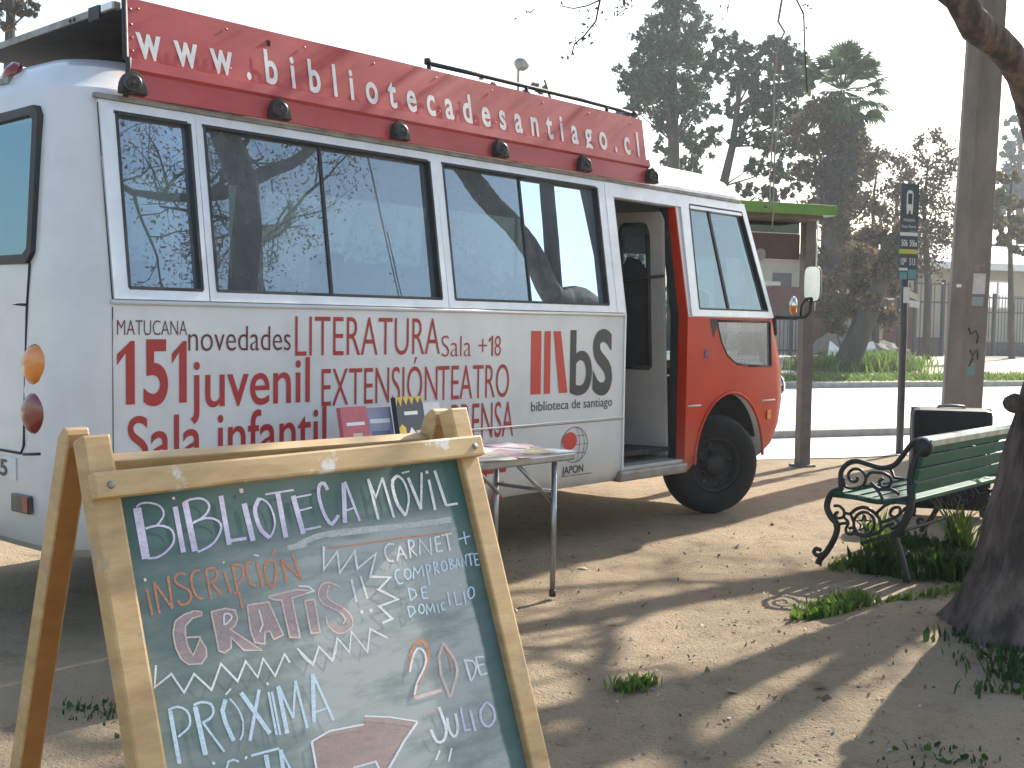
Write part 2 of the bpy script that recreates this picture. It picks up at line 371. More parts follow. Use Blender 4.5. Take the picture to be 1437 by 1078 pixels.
for f in fs:
    c = sum((vs[i] for i in f), Vector())/len(f)
    shell.add([], []); 
b0 = 0; shell.v = [tuple(p) for p in vs]
for f in fs:
    c = sum((vs[i] for i in f), Vector())/len(f)
    shell.f.append(f); shell.m.append(1 if (c.x > 4.40 and c.z < WB and len(f) == 4) else 0); shell.sm.append(False)
IL = [(.56,)+LV[3][1:]] + [l for l in LV if .6 < l[0] < 2.6]
vs, fs = loft(IL, .055); b = len(shell.v); shell.v += [tuple(p) for p in vs]
for f in fs: shell.f.append(tuple(i+b for i in reversed(f))); shell.m.append(2); shell.sm.append(False)
body = shell.build('body', [M_white, M_red, M_inner], bus, fix=False)

# openings
CUTS = [MB(), MB()]; cut = CUTS[0]
def side_cut(poly, near=True):
    d = (.3, -.42) if near else (-1.6, -2.4)
    a = [P(u, d[0], w_) for u, w_ in poly]; cut.prism(a, (0, d[0]-d[1], 0))
WIN = [(.105, .468), (.545, 1.985), (2.09, 3.495)]                   # near-side glass, u from .. to
WLO, WHI = 1.552, 2.322
for u0, u1 in WIN: side_cut([(u0-.012, WLO-.012), (u1+.012, WLO-.012), (u1+.02, WHI+.012), (u0-.004, WHI+.012)])
FW = [(4.56, 1.545), (5.535, 1.545), (5.31, 2.31), (4.585, 2.31)]    # front side window
side_cut(FW)
QW = [(4.80, 1.485-.02), (4.865, 1.31), (4.96, 1.205), (5.08, 1.145), (5.25, 1.125), (5.60, 1.115), (5.57, 1.465)]   # low quarter window
side_cut(QW)
side_cut([(3.685, .47), (4.42, .47), (4.42, 2.275), (3.70, 2.275)])  # doorway
for u0, u1 in [(.3, 1.9), (2.1, 3.6), (3.8, 5.2)]: side_cut([(u0, 1.56), (u1, 1.56), (u1, 2.3), (u0, 2.3)], False)
cut = CUTS[1]
cut.prism([P(5.2, -.28, 1.12), P(5.2, -1.72, 1.12), P(5.2, -1.68, 2.30), P(5.2, -.32, 2.30)], (1.2, 0, 0))          # windscreen
cut.prism([P(-.5, -.34, 1.68), P(-.5, -1.66, 1.68), P(-.5, -1.64, 2.32), P(-.5, -.36, 2.32)], (.55, 0, 0))            # rear window
cut = CUTS[0]
ARC_U, ARC_W = 5.02, .42
def arch(u, ru, rw, n=20): return [(u+ru*math.cos(math.pi*k/n), ARC_W+rw*math.sin(math.pi*k/n)) for k in range(n+1)]
for u, ah in ((ARC_U, .50), (1.30, .30)):
    pl = [(u-.47, .2)]+[(x, y) for x, y in reversed(arch(u, .47, ah))]+[(u+.47, .2)]
    side_cut(pl); 
    a = [P(x, -1.58, y) for x, y in pl]; cut.prism(a, (0, .8, 0))
for cut in CUTS:
    cu = cut.build('cutter', [M_white], bus); bpy.context.view_layer.update()
    md = body.modifiers.new('b', 'BOOLEAN'); md.object = cu; md.operation = 'DIFFERENCE'; md.solver = 'EXACT'
    dg = bpy.context.evaluated_depsgraph_get()
    nm_ = bpy.data.meshes.new_from_object(body.evaluated_get(dg)); body.modifiers.clear(); body.data = nm_
    bpy.data.objects.remove(cu, do_unlink=True)
bm = bmesh.new(); bm.from_mesh(nm_); bmesh.ops.remove_doubles(bm, verts=bm.verts, dist=.0005)
for f in bm.faces: f.smooth = True
for e in bm.edges:
    if len(e.link_faces) == 2 and e.calc_face_angle(0) > math.radians(24): e.smooth = False
bm.to_mesh(nm_); bm.free()

def strip_t(mb, u0, w0, u1, w1, wd, d0, d1, mi=0):
    """flat bar on the leaning side between two (u,w) points"""
    dx, dz = u1-u0, w1-w0; L = math.hypot(dx, dz); nx_, nz_ = -dz/L*wd/2, dx/L*wd/2
    q = [(u0+nx_, w0+nz_), (u0-nx_, w0-nz_), (u1-nx_, w1-nz_), (u1+nx_, w1+nz_)]
    a = [T(u, w_, d0) for u, w_ in q]; mb.add(a+[T(u, w_, d1) for u, w_ in q], [(3, 2, 1, 0), (4, 5, 6, 7), (0, 1, 5, 4), (1, 2, 6, 5), (2, 3, 7, 6), (3, 0, 4, 7)], mi)
def frame_t(name, outer, inner, d0, d1, mat, parent):
    """a frame: ring between two outlines (same vertex count) on the leaning side"""
    n = len(outer); mb = MB(); vs = [T(*p, d1) for p in outer]+[T(*p, d1) for p in inner]+[T(*p, d0) for p in outer]+[T(*p, d0) for p in inner]
    for i in range(n):
        j = (i+1) % n
        mb.add([], []); mb.f += [(i, j, n+j, n+i), (2*n+i, 3*n+i, 3*n+j, 2*n+j), (i, 2*n+i, 2*n+j, j), (n+i, n+j, 3*n+j, 3*n+i)]; mb.m += [0]*4; mb.sm += [False]*4
    mb.v = [tuple(p) for p in vs]; return mb.build(name, mat, parent)
FO = [(.032, .500), (.505, 2.032), (2.036, 3.665)]
for k, ((u0, u1), (o0, o1)) in enumerate(zip(WIN, FO)):
    r_in = u1 if k < 2 else 3.495
    fr = frame_t('window', [(o0, WB+.012), (o1, WB+.012), (o1+.012, 2.372), (o0+.008, 2.372)], [(u0, WLO), (r_in, WLO), (r_in+.012, WHI), (u0+.012, WHI)], -.03, .014, M_alu, bus)
    if k == 2: pass
    mb = MB(); spans = [(u0, u1)] if k == 0 else ([(u0, 1.243), (1.225, u1)] if k == 1 else [(u0, 2.765), (2.75, u1)])
    for q, (a, b_) in enumerate(spans):
        d = -.016 if q == 0 else -.024
        mb.add([T(a-.006, WLO-.006, d), T(b_+.006, WLO-.006, d), T(b_+.014, WHI+.006, d), T(a+.006, WHI+.006, d)], [(0, 1, 2, 3)])
    mb.build('pane', M_glass, fr)
    if k:
        um = 1.234 if k == 1 else 2.757
        sb = MB(); strip_t(sb, um, WLO, um+.012, WHI, .017, -.022, -.008); sb.build('glazing_bar', M_rubber, fr)
    rb = MB()
    for (a, b_, c, d_) in [(u0, WLO, u1, WLO), (u0, WHI, u1, WHI), (u0+.002, WLO, u0+.012, WHI), (u1, WLO, u1+.012, WHI)]: strip_t(rb, a, b_, c, d_, .014, -.022, .0165)
    rb.build('gasket', M_rubber, fr)
# ridge moulding under the windows, and the body crease lower down
mb = MB(); mb.tube([P(.02, .006, WB), P(3.67, .006, WB)], .011, 8); mb.tube([P(-.02, .004, .812), P(3.67, .004, .812)], .006, 6)
mb.tube([P(5.62, -.02, .85), P(5.75, -.06, .85)], .006, 6); mb.tube([P(4.44, .004, .85), P(4.6, .004, .85)], .007, 6); mb.tube([P(5.46, .004, .85), P(5.66, .004, .85)], .007, 6)
mb.build('side_moulding', M_white, bus)
mb = MB()
for u in (.028, ): mb.tube([P(u, .0012, .5), P(u, .0012, 1.47)], .0022, 4); mb.tube([T(u, 1.5, .0012), T(u+.01, 2.36, .0012)], .0022, 4)
mb.tube([P(.03, .0012, .80), P(3.67, .0012, .797)], .0022, 4)
mb.build('panel_seam', M_rubber, bus)
# gutter and sign panel over the windows
mb = MB(); mb.beam(T(.02, 2.385, .012), T(5.3, 2.385, .012), .03, .022, up=(0, 0, 1)); mb.build('gutter', M_grey, bus)
PROF = [(2.842, .045), (2.565, .045), (2.553, .072), (2.508, .072), (2.497, .055), (2.392, .055)]
def panel(name, mirror, mat, U0=.165):
    mb = MB(); U1 = 4.065; nn = 40
    for th in (0., -.012):
        pass
    vs = []
    for i in range(nn+1):
        u = U0+(U1-U0)*i/nn
        for j, (w_, d) in enumerate(PROF):
            wav = .004*mn.noise((u*1.3, w_*2, 5)); p = T(u+.03*(w_-2.4)/.45*(1 if i == 0 else 0), w_, d+wav); vs.append(p)
    for i in range(nn+1):
        u = U0+(U1-U0)*i/nn
        for j, (w_, d) in enumerate(PROF):
            wav = .004*mn.noise((u*1.3, w_*2, 5)); vs.append(T(u+.03*(w_-2.4)/.45*(1 if i == 0 else 0), w_, d+wav-.012))
    k = len(PROF); B_ = (nn+1)*k; fs = []
    for i in range(nn):
        for j in range(k-1):
            fs.append((i*k+j, (i+1)*k+j, (i+1)*k+j+1, i*k+j+1)); fs.append((B_+i*k+j, B_+i*k+j+1, B_+(i+1)*k+j+1, B_+(i+1)*k+j))
        fs.append((i*k, B_+i*k, B_+(i+1)*k, (i+1)*k)); fs.append((i*k+k-1, (i+1)*k+k-1, B_+(i+1)*k+k-1, B_+i*k+k-1))
    for j in range(k-1):
        fs.append((j, j+1, B_+j+1, B_+j)); q = nn*k; fs.append((q+j, B_+q+j, B_+q+j+1, q+j+1))
    if mirror: vs = [Vector((p.x, 2.0-p.y, p.z)) for p in vs]
    mb.add(vs, fs); return mb.build(name, mat, bus)
sign = panel('roof_sign_panel', False, M_sign); panel('roof_sign_panel', True, M_sign, .95)
mb = MB()
for k in range(9):                                             # rivets on the red panel
    for w_ in (2.80, 2.61):
        u = .25+k*.46; mb.lathe([(.007, 0), (.005, .002), (0.001, .003)], T(u, w_, .046), (0, -math.cos(TILT), math.sin(TILT)), 8)
for w_ in (2.79, 2.72, 2.66, 2.60): mb.lathe([(.008, 0), (.006, .003), (.001, .004)], T(.195+.04*(w_-2.4), w_, .046), (0, -math.cos(TILT), math.sin(TILT)), 8)
mb.build('rivet', M_sign, sign)
# rubber edge at the rear end of the panel
mb = MB(); mb.tube([T(.16+.03*(w_-2.4)/.45, w_, d) for w_, d in [(2.392, .03), (2.50, .06), (2.553, .065), (2.565, .04), (2.85, .04)]], .013, 8); mb.build('panel_edging', M_rubber, sign)
# roof deck between the two panels, coloured dark for the shaded tunnel under it
mb = MB(); zt = 2.825
mb.box(P(2.12, -1.0, 2.81), (3.88, 1.46, .02)); mb.build('roof_deck', M_dark, bus)
mb = MB(); mb.box(P(.19, -1.0, 2.822), (.03, 1.52, .034)); mb.box(P(4.06, -1.0, 2.815), (.03, 1.52, .05)); cb = mb.build('deck_crossbar', M_grey, bus, bevel=.004)
mb = MB(); mb.box(P(.172, -.42, 2.812), (.012, .10, .062)); mb.box(P(.172, -.30, 2.822), (.014, .10, .03), mi=1)
for v in (-.62, -.66, -.34, -.30, -.27): mb.lathe([(.009, 0), (.009, .006)], P(.176, v, 2.818), (-1, 0, 0), 10)
mb.build('crossbar_bracket', [M_rubber, M_alu], cb)
mb = MB(); mb.box(P(.95, -1.0, 2.70), (.02, 1.66, .20)); mb.build('tunnel_shade_sheet', M_dark, bus)  # added dark sheet, stands in for the shade inside the tunnel
# rail on the roof
mb = MB(); RV = -.33
mb.tube([P(2.17, RV, 2.925), P(2.6, RV, 2.93), P(3.05, RV, 2.93), P(3.6, RV, 2.93), P(4.0, RV, 2.925), P(4.15, RV, 2.92)], .014, 8)
for u in (2.18, 3.03, 3.86): mb.tube([P(u, RV, 2.82), P(u, RV, 2.93)], .013, 8)
mb.tube([P(3.86, RV, 2.86), P(4.02, RV, 2.875), P(4.14, RV, 2.91)], .011, 8)
mb.lathe([(.001, -.03), (.022, -.02), (.026, .02), (.001, .03)], P(4.17, RV, 2.918), (1, 0, 0), 12)
mb.lathe([(.001, -.02), (.022, -.016), (.022, .016), (.001, .02)], P(2.17, RV, 2.935), (0, 0, 1), 10)
mb.build('roof_rail', M_rubber, bus)
M_roll = pm('worn_dark_steel', (.10, .09, .085), (.04, .035, .03), 25, .4, metal=.6)
# roller housings along the lower edge of the sign panel
for u in (.175, .953, 1.741, 2.534, 3.322, 4.063):
    a = []
    for k in range(13):
        th = math.pi*k/12; a.append((u+.062*math.cos(th), 2.395+.10*math.sin(th)))
    mb = MB(); mb.prism([T(x, y, .045) for x, y in a], T(0, WB, .045)-T(0, WB, 0)); hs = mb.build('roller_housing', M_dark, bus, bevel=.003)
    mb = MB(); mb.lathe([(.040, 0), (.040, .022), (.030, .026), (.026, .018), (.012, .018), (.010, .03), (.001, .032)], T(u-.012, 2.432, .088), (-.35, -1, .1), 20); mb.build('roller', M_roll, hs)
# lettering
def glyphs(s, bold=0., spacing=1., shear=0.):
    c = bpy.data.curves.new('t', 'FONT'); c.body = s; c.offset = bold; c.space_character = spacing; c.shear = shear; c.resolution_u = 6; c.fill_mode = 'FRONT'
    o = bpy.data.objects.new('t', c); COL.objects.link(o)
    dg = bpy.context.evaluated_depsgraph_get(); me = bpy.data.meshes.new_from_object(o.evaluated_get(dg))
    v = [tuple(p.co[:2]) for p in me.vertices]; f = [tuple(p.vertices) for p in me.polygons]
    bpy.data.objects.remove(o, do_unlink=True); bpy.data.curves.remove(c); bpy.data.meshes.remove(me); return v, f
def refh(ch):
    v, _ = glyphs(ch); return max(p[1] for p in v)
def lettering(s, u0, u1, w0, w1, ref, mat, place, parent, bold=0., spacing=1., shear=0., name='lettering'):
    v, f = glyphs(s, bold, spacing, shear); x0 = min(p[0] for p in v); x1 = max(p[0] for p in v); h = refh(ref)
    sx, sy = (u1-u0)/(x1-x0), (w1-w0)/h
    mb = MB(); mb.add([place(u0+(x-x0)*sx, w0+y*sy) for x, y in v], f); return mb.build(name, mat, parent, fix=False)
side = lambda u, w_: P(u, .003, w_)
for s, u0, u1, w0, w1, ref, mat, bold in [
    ('MATUCANA', .048, .388, 1.349, 1.415, 'H', M_brtext, -.012), ('5', .172, .292, 1.046, 1.322, '5', M_redtext, .022), ('novedades', .395, .961, 1.277, 1.395, 'd', M_brtext, -.008),
    ('LITERATURA', .989, 1.973, 1.247, 1.446, 'H', M_redtext, -.008), ('Sala +', 1.987, 2.352, 1.232, 1.352, 'H', M_redtext, -.014), ('8', 2.416, 2.469, 1.232, 1.352, '8', M_redtext, -.01), ('juvenil', .406, 1.079, 1.02, 1.240, 'l', M_redtext, .006),
    ('EXTENSI\u00d3N', 1.153, 1.958, .992, 1.182, 'H', M_redtext, -.006), ('TEATRO', 1.962, 2.544, .989, 1.183, 'H', M_redtext, -.006), ('Sala infantil', .096, 1.184, .776, .99, 'H', M_redtext, .006),
    ('PRENSA', 2.069, 2.586, .754, .962, 'H', M_redtext, -.004)]:
    lettering(s, u0, u1, w0, w1, ref, mat, side, bus, bold)
mb = MB()
for uf, us, ue, wb, wt, fl in [(.047, .0885, .130, 1.046, 1.324, .078), (.312, .3485, .386, 1.044, 1.323, .075), (2.368, 2.390, 2.403, 1.232, 1.352, .03)]:
    mb.add([side(us, wb), side(ue, wb), side(ue, wt), side(us+(ue-us)*.55, wt), side(uf, wt-fl*.75), side(uf, wt-fl*1.35), side(us, wt-fl*.65)], [tuple(range(7))])
mb.build('lettering', M_redtext, bus, fix=False)
lettering('ARTE', 1.96, 2.531, .382, .565, 'H', M_redtext, side, bus, 0., 1., .28)
lettering('b', 3.11, 3.33, .985, 1.381, 'b', M_logodk, side, bus, .012); lettering('S', 3.338, 3.543, .985, 1.38, 'S', M_logodk, side, bus, .03)
lettering('biblioteca de santiago', 2.745, 3.548, .892, .95, 'b', M_logodk, side, bus, .0)
lettering('JAPON', 3.045, 3.257, .480, .527, 'H', M_logodk, side, bus, .012)
mb = MB()
for q in ([(2.739, .994), (2.831, .994), (2.831, 1.38), (2.739, 1.38)], [(2.861, .994), (2.918, .994), (2.918, 1.38), (2.861, 1.38)], [(3.006, .994), (3.087, .994), (3.013, 1.38), (2.945, 1.38)]):
    mb.add([side(*p) for p in q], [(0, 1, 2, 3)])
mb.build('logo_bars', M_logored, bus)
mb = MB(); gc = (3.165, .66); n = 28
for rx, ry in ((.132, .112),):
    vs = [side(gc[0]+(rx+dr)*math.cos(2*math.pi*k/n), gc[1]+(ry+dr)*math.sin(2*math.pi*k/n)) for k in range(n) for dr in (-.002, .002)]
    mb.add(vs, [(2*k, 2*((k+1) % n), 2*((k+1) % n)+1, 2*k+1) for k in range(n)])
for rx in (.05, .10):
    pts = [(gc[0]+rx*math.cos(-math.pi/2+math.pi*k/12), gc[1]+.112*math.sin(-math.pi/2+math.pi*k/12)) for k in range(13)]
    for a, b_ in zip(pts, pts[1:]): mb.add([side(a[0]-.0018, a[1]), side(a[0]+.0018, a[1]), side(b_[0]+.0018, b_[1]), side(b_[0]-.0018, b_[1])], [(0, 1, 2, 3)])
for dy in (-.055, 0, .055):
    x1 = .132*math.sqrt(1-(dy/.112)**2); mb.add([side(gc[0], gc[1]+dy-.0015), side(gc[0]+x1, gc[1]+dy-.0015), side(gc[0]+x1, gc[1]+dy+.0015), side(gc[0], gc[1]+dy+.0015)], [(0, 1, 2, 3)])
mb.add([side(3.06, .463), side(3.346, .463), side(3.346, .467), side(3.06, .467)], [(0, 1, 2, 3)])
mb.build('globe_emblem', M_logodk, bus)
mb = MB(); vs = [P(3.117+.071*math.cos(2*math.pi*k/24), .0045, .687+.056*math.sin(2*math.pi*k/24)) for k in range(24)]; mb.add(vs, [tuple(range(24))]); mb.build('red_disc_emblem', M_logored, bus, fix=False)
mb = MB(); mb.add([P(u, .004, w_) for u, w_ in [(4.64, 1.19), (4.69, 1.19), (4.69, 1.25), (4.64, 1.25)]], [(0, 1, 2, 3)]); mb.add([P(u, .0052, w_) for u, w_ in [(4.652, 1.204), (4.678, 1.204), (4.678, 1.236), (4.652, 1.236)]], [(0, 1, 2, 3)], 1)
mb.build('small_emblem', [pm('emblem_blue', (.04, .06, .22), rough=.5), pm('emblem_mauve', (.25, .06, .12), rough=.5)], bus, fix=False)
sgn = lambda u, w_: T(u, w_, .0505+.004*mn.noise((u*1.3, w_*2, 5)))
lettering('www.bibliotecadesantiago.cl', .222, 3.985, 2.578, 2.683, 'w', M_whtext, lambda u, w_: sgn(u, w_), sign, .022, 1.95)

# door: posts, red jamb, leaf folded in, step
mb = MB(); strip_t(mb, 3.62, WB+.012, 3.632, 2.372, .085, -.03, .016); 
mb.box(P(3.672, -.03, .97), (.016, .075, 1.02)); mb.build('door_post', M_alu, bus)
mb = MB(); mb.box(P(3.684, -.028, .97), (.008, .06, 1.0)); mb.build('door_seal', M_rubber, bus)
mb = MB(); strip_t(mb, 3.66, 2.325, 5.36, 2.325, .095, -.03, .014); mb.build('door_header', M_alu, bus)
mb = MB(); mb.prism([P(4.410, .004, .47), P(4.410, -.085, .47), P(4.410, -.085, 1.49), P(4.410, -.20, 2.27), P(4.410, -.128, 2.27), P(4.410, .004, 1.49)], (.012, 0, 0)); mb.build('door_jamb', M_red, bus)
mb = MB(); mb.prism([P(4.39, -.07, .47), P(4.39, -.13, .47), P(4.39, -.13, 1.49), P(4.39, -.25, 2.27), P(4.39, -.19, 2.27), P(4.39, -.07, 1.49)], (.014, 0, 0)); mb.build('door_seal', M_rubber, bus)
leaf = MB(); LU = 4.355
def LP(a, w_, d=0.): return P(LU+.02-.10*a+d, -.115-.39*a-(w_-.5)*.045, w_)     # a: 0 at hinge .. 1 free edge
hole = [(.27, 1.12), (.80, 1.12), (.80, 2.08), (.74, 2.15), (.33, 2.15), (.27, 2.08)]
outer = [(0, .50), (1, .50), (1, 2.10), (.96, 2.24), (.06, 2.24), (0, 2.18)]
n = 6
for d in (0, -.03): leaf.v += [tuple(LP(a, w_, d)) for a, w_ in outer]+[tuple(LP(a, w_, d)) for a, w_ in hole]
for i in range(n):
    j = (i+1) % n; leaf.f += [(i, j, n+j, n+i), (2*n+i, 3*n+i, 3*n+j, 2*n+j), (i, 2*n+i, 2*n+j, j), (n+i, n+j, 3*n+j, 3*n+i)]; leaf.m += [0]*4; leaf.sm += [False]*4
leaf = leaf.build('door', M_beige, bus)
mb = MB(); hp = [(a, w_) for a, w_ in hole]
for i in range(n):
    p, q = hp[i], hp[(i+1) % n]; mb.tube([LP(*p, -.034), LP(*q, -.034)], .017, 8)
mb.tube([LP(-.05, 1.78, -.05), LP(1.02, 1.74, -.05)], .011, 8); mb.build('window_gasket', M_rubber, leaf)
mb = MB(); mb.add([LP(a, w_, -.012) for a, w_ in hole], [tuple(range(n))]); mb.build('pane', M_glass, leaf)
mb = MB(); mb.add([LP(a, w_, -.02) for a, w_ in [(.27, 1.12), (.80, 1.12), (.80, 1.84), (.7, 1.92), (.45, 1.9), (.27, 1.80)]], [tuple(range(6))]); mb.build('lower_pane', M_rubber, leaf)
mb = MB(); mb.box(P(4.04, -.05, .41), (.80, .13, .075)); mb.build('door_step', pm('worn_step_metal', (.30, .28, .25), (.20, .18, .16), 9, .5, metal=.3, bmp=.15), bus, bevel=.02)
mb = MB(); mb.box(P(4.05, -.5, .54), (.76, .8, .03)); mb.box(P(2.0, -1.0, .62), (3.4, 1.8, .03)); mb.box(P(4.05, -1.3, .62), (.9, .9, .03)); mb.build('floor', M_dark, bus)

# cab windows
CO = [(4.455, WB+.004), (5.60, WB+.004), (5.365, 2.35), (4.475, 2.372)]; CI = [(4.56, 1.548), (5.525, 1.548), (5.305, 2.305), (4.585, 2.305)]
fr = frame_t('cab_window', CO, CI, -.03, .013, M_alu, bus)
mb = MB(); mb.add([T(u, w_, -.012) for u, w_ in CI], [(0, 1, 2, 3)]); mb.build('pane', M_clear, fr)
mb = MB(); strip_t(mb, 4.985, 1.548, 4.86, 2.305, .028, -.02, -.004)
for a, b_ in zip(CI, CI[1:]+CI[:1]): strip_t(mb, *a, *b_, .012, -.02, .0155)
mb.build('glazing_bar', M_rubber, fr)
mb = MB(); mb.add([P(u, -.014, w_) for u, w_ in QW], [tuple(range(len(QW)))]); qg = mb.build('quarter_window', glassm('quarter_glass', (.75, .8, .8), 1.7, 1.6, pale_film=.34), bus)  # heavy white film stands in for bright ground showing in this pane
mb = MB()
for a, b_ in zip(QW, QW[1:]+QW[:1]): mb.tube([P(a[0], -.004, a[1]), P(b_[0], -.004, b_[1])], .009, 6)
mb.build('gasket', M_rubber, qg)
mb = MB(); mb.prism([P(4.70, .002, 1.478), P(4.83, .002, 1.478), P(4.755, .002, 1.34)], (0, .003, 0)); mb.build('black_corner_trim', M_rubber, bus)
def front(w_, t):                                               # curved windscreen: t across, 0 near .. 1 far
    for a, b_ in zip(LV, LV[1:]):
        if a[0] <= w_ <= b_[0]:
            k = (w_-a[0])/(b_[0]-a[0]); off, uf = a[1]+(b_[1]-a[1])*k, a[3]+(b_[3]-a[3])*k
    v = (off-.26)+(-2.0-2*off+.52)*t; hw = 1+off; return P(uf-.02+.10*(1-((v+1)/hw)**2), v, w_)
mb = MB(); nw, nt_ = 8, 12
vs = [front(1.11+(2.305-1.11)*i/nw, j/nt_) for i in range(nw+1) for j in range(nt_+1)]
mb.add(vs, [(i*(nt_+1)+j, i*(nt_+1)+j+1, (i+1)*(nt_+1)+j+1, (i+1)*(nt_+1)+j) for i in range(nw) for j in range(nt_)], smooth=True); mb.build('windscreen', M_clear, bus)
for u0, u1 in [(.3, 1.9), (2.1, 3.6), (3.8, 5.2)]:
    mb = MB(); mb.add([P(u0-.01, -1.97, 1.55), P(u1+.01, -1.97, 1.55), P(u1+.01, -1.85, 2.31), P(u0-.01, -1.85, 2.31)], [(0, 1, 2, 3)]); mb.build('window', M_glass, bus)
# rear: window, lamps, hatch seams, plate
def RP(v, w_, d=0.):
    u = -.18+.02*max(0, (w_-1.1)/.39) if w_ < WB else -.16+.06*(w_-WB)/.81
    f = 1-((v+1)/.95)**2; return P(u-.05*max(0, f)-d, v, w_)
def rear_ring(name, o_, i_, d0, d1, mat, parent):
    n = len(o_); mb = MB(); mb.v = [tuple(RP(*p, d1)) for p in o_]+[tuple(RP(*p, d1)) for p in i_]+[tuple(RP(*p, d0)) for p in o_]+[tuple(RP(*p, d0)) for p in i_]
    for i in range(n):
        j = (i+1) % n; mb.f += [(i, j, n+j, n+i), (2*n+i, 3*n+i, 3*n+j, 2*n+j), (i, 2*n+i, 2*n+j, j), (n+i, n+j, 3*n+j, 3*n+i)]; mb.m += [0]*4; mb.sm += [False]*4
    return mb.build(name, mat, parent)
ro = [(-.30, 1.70), (-.34, 1.655), (-1.66, 1.655), (-1.70, 1.70), (-1.68, 2.30), (-1.64, 2.345), (-.36, 2.345), (-.32, 2.30)]
ri = [(-.34, 1.72), (-.37, 1.695), (-1.63, 1.695), (-1.66, 1.72), (-1.64, 2.28), (-1.61, 2.305), (-.39, 2.305), (-.36, 2.28)]
rw = rear_ring('rear_window', ro, ri, -.03, .022, M_rubber, bus)
mb = MB(); mb.add([RP(v, w_, -.0) for v, w_ in ri], [tuple(range(8))]); mb.build('pane', M_rglass, rw, fix=False)
def lampdisc(w_, mat):
    nrm = Vector((-1, -.35, 0)); c = RP(-.245, w_, -.012)+Vector((0, 0, 0))
    mb = MB(); mb.lathe([(.092, -.02), (.092, .008), (.086, .010)], c, nrm, 28, cap=False); o = mb.build('tail_light', M_rubber, bus)
    mb = MB(); mb.lathe([(.088, .0), (.088, .014), (.07, .026), (.04, .033), (.001, .035)], c, nrm, 28); mb.build('lens', mat, o)
lampdisc(1.215, M_amber); lampdisc(1.005, M_redlens)
mb = MB(); mb.lathe([(.001, -.02), (.055, -.012), (.06, .01), (.045, .03), (.001, .04)], P(-.02, -.84, 2.565), (-1, .0, .6), 20); o = mb.build('marker_light', M_redlens, bus); o.scale = (1, 1, 1)
mb = MB(); mb.box(P(-.045, -.84, 2.52), (.06, .14, .03)); mb.build('marker_light_base', M_grey, bus)
mb = MB(); mb.prism([RP(-.265, .645, .004), RP(-.42, .645, .004), RP(-.42, .565, .004), RP(-.265, .565, .004)], (-.018, 0, 0)); bl = mb.build('bumper_light', pm('smoked_lens', (.09, .085, .08), (.05, .045, .04), 15, .3), bus, bevel=.006)
mb = MB(); mb.prism([RP(-.268, .638, .024), RP(-.312, .638, .024), RP(-.312, .572, .024), RP(-.268, .572, .024)], (-.004, 0, 0)); mb.build('red_reflector', M_redlens, bl)
mb = MB()
for q in ([(-.335, 1.475), (-.335, .86), (-.36, .825), (-.9, .825)], [(-.335, 1.475), (-1.66, 1.475)], [(-.20, .835), (-.34, .822)], [(-.335, 1.475), (-.335, 1.655)]):
    mb.tube([RP(v, w_, .004) for v, w_ in q], .0065, 5)
mb.build('hatch_seam', M_rubber, bus)
mb = MB(); mb.prism([RP(-.40, .80, .003), RP(-.78, .80, .003), RP(-.78, .70, .003), RP(-.40, .70, .003)], (-.005, 0, 0)); pl_ = mb.build('number_plate', pm('plate_white', (.7, .7, .7), rough=.4), bus)
lettering('BS 35', -.80, -.475, .715, .785, 'H', M_logodk, lambda u, w_: RP(u, w_, .010), pl_, .02)
# wheels
def wheel(u, v, yaw, near=True):
    ax = Matrix.Rotation(-yaw, 3, 'Z') @ Vector((0, -1 if near else 1, 0)); c = P(u, v, .38)
    whl = empty('wheel', (0, 0, 0)); whl.parent = bus
    mb = MB(); prof = [(.215, -.10), (.27, -.115), (.335, -.112), (.366, -.085), (.378, -.05), (.380, 0), (.378, .05), (.366, .085), (.335, .112), (.27, .115), (.215, .10)]
    mb.lathe(prof, c, ax, 48, cap=False); mb.build('tyre', M_tyre, whl)
    mb = MB(); mb.lathe([(.218, -.1), (.218, .085), (.205, .098), (.19, .09), (.18, .05), (.12, .035), (.085, .055), (.08, .09), (.055, .10), (.001, .10)], c, ax, 40, cap=False)
    u_ = ax.orthogonal().normalized(); q_ = ax.cross(u_)
    for k in range(6):
        d = (u_*math.cos(k*math.pi/3)+q_*math.sin(k*math.pi/3)); mb.lathe([(.013, 0), (.013, .022), (.001, .024)], c+d*.10+ax*.04, ax, 6, smooth=False)
    for k in range(8):
        d = (u_*math.cos(k*math.pi/4+.3)+q_*math.sin(k*math.pi/4+.3)); mb.lathe([(.024, 0), (.024, .004), (.001, .004)], c+d*.155+ax*.046, ax, 12, mi=1)
    mb.build('rim', [M_rim, M_rubber], whl)
wheel(4.99, -.16, math.radians(27)); wheel(4.99, -1.84, math.radians(27), False); wheel(1.30, -.20, 0); wheel(1.30, -1.80, 0, False)
mb = MB(); al = arch(ARC_U, .478, .508)
mb.tube([P(x, .001, y) for x, y in reversed(al)], .012, 8); mb.build('wheel_arch', M_red, bus)
mb = MB()
for u in (ARC_U, 1.30): mb.box(P(u, -1.0, .78), (1.0, .9, .5))
mb.box(P(2.9, -1.0, .42), (1.6, 1.2, .22)); mb.box(P(.4, -1.0, .44), (.9, 1.5, .14)); mb.box(P(2.8, -1.0, .5), (5.2, .8, .14)); mb.build('chassis', M_dark, bus)
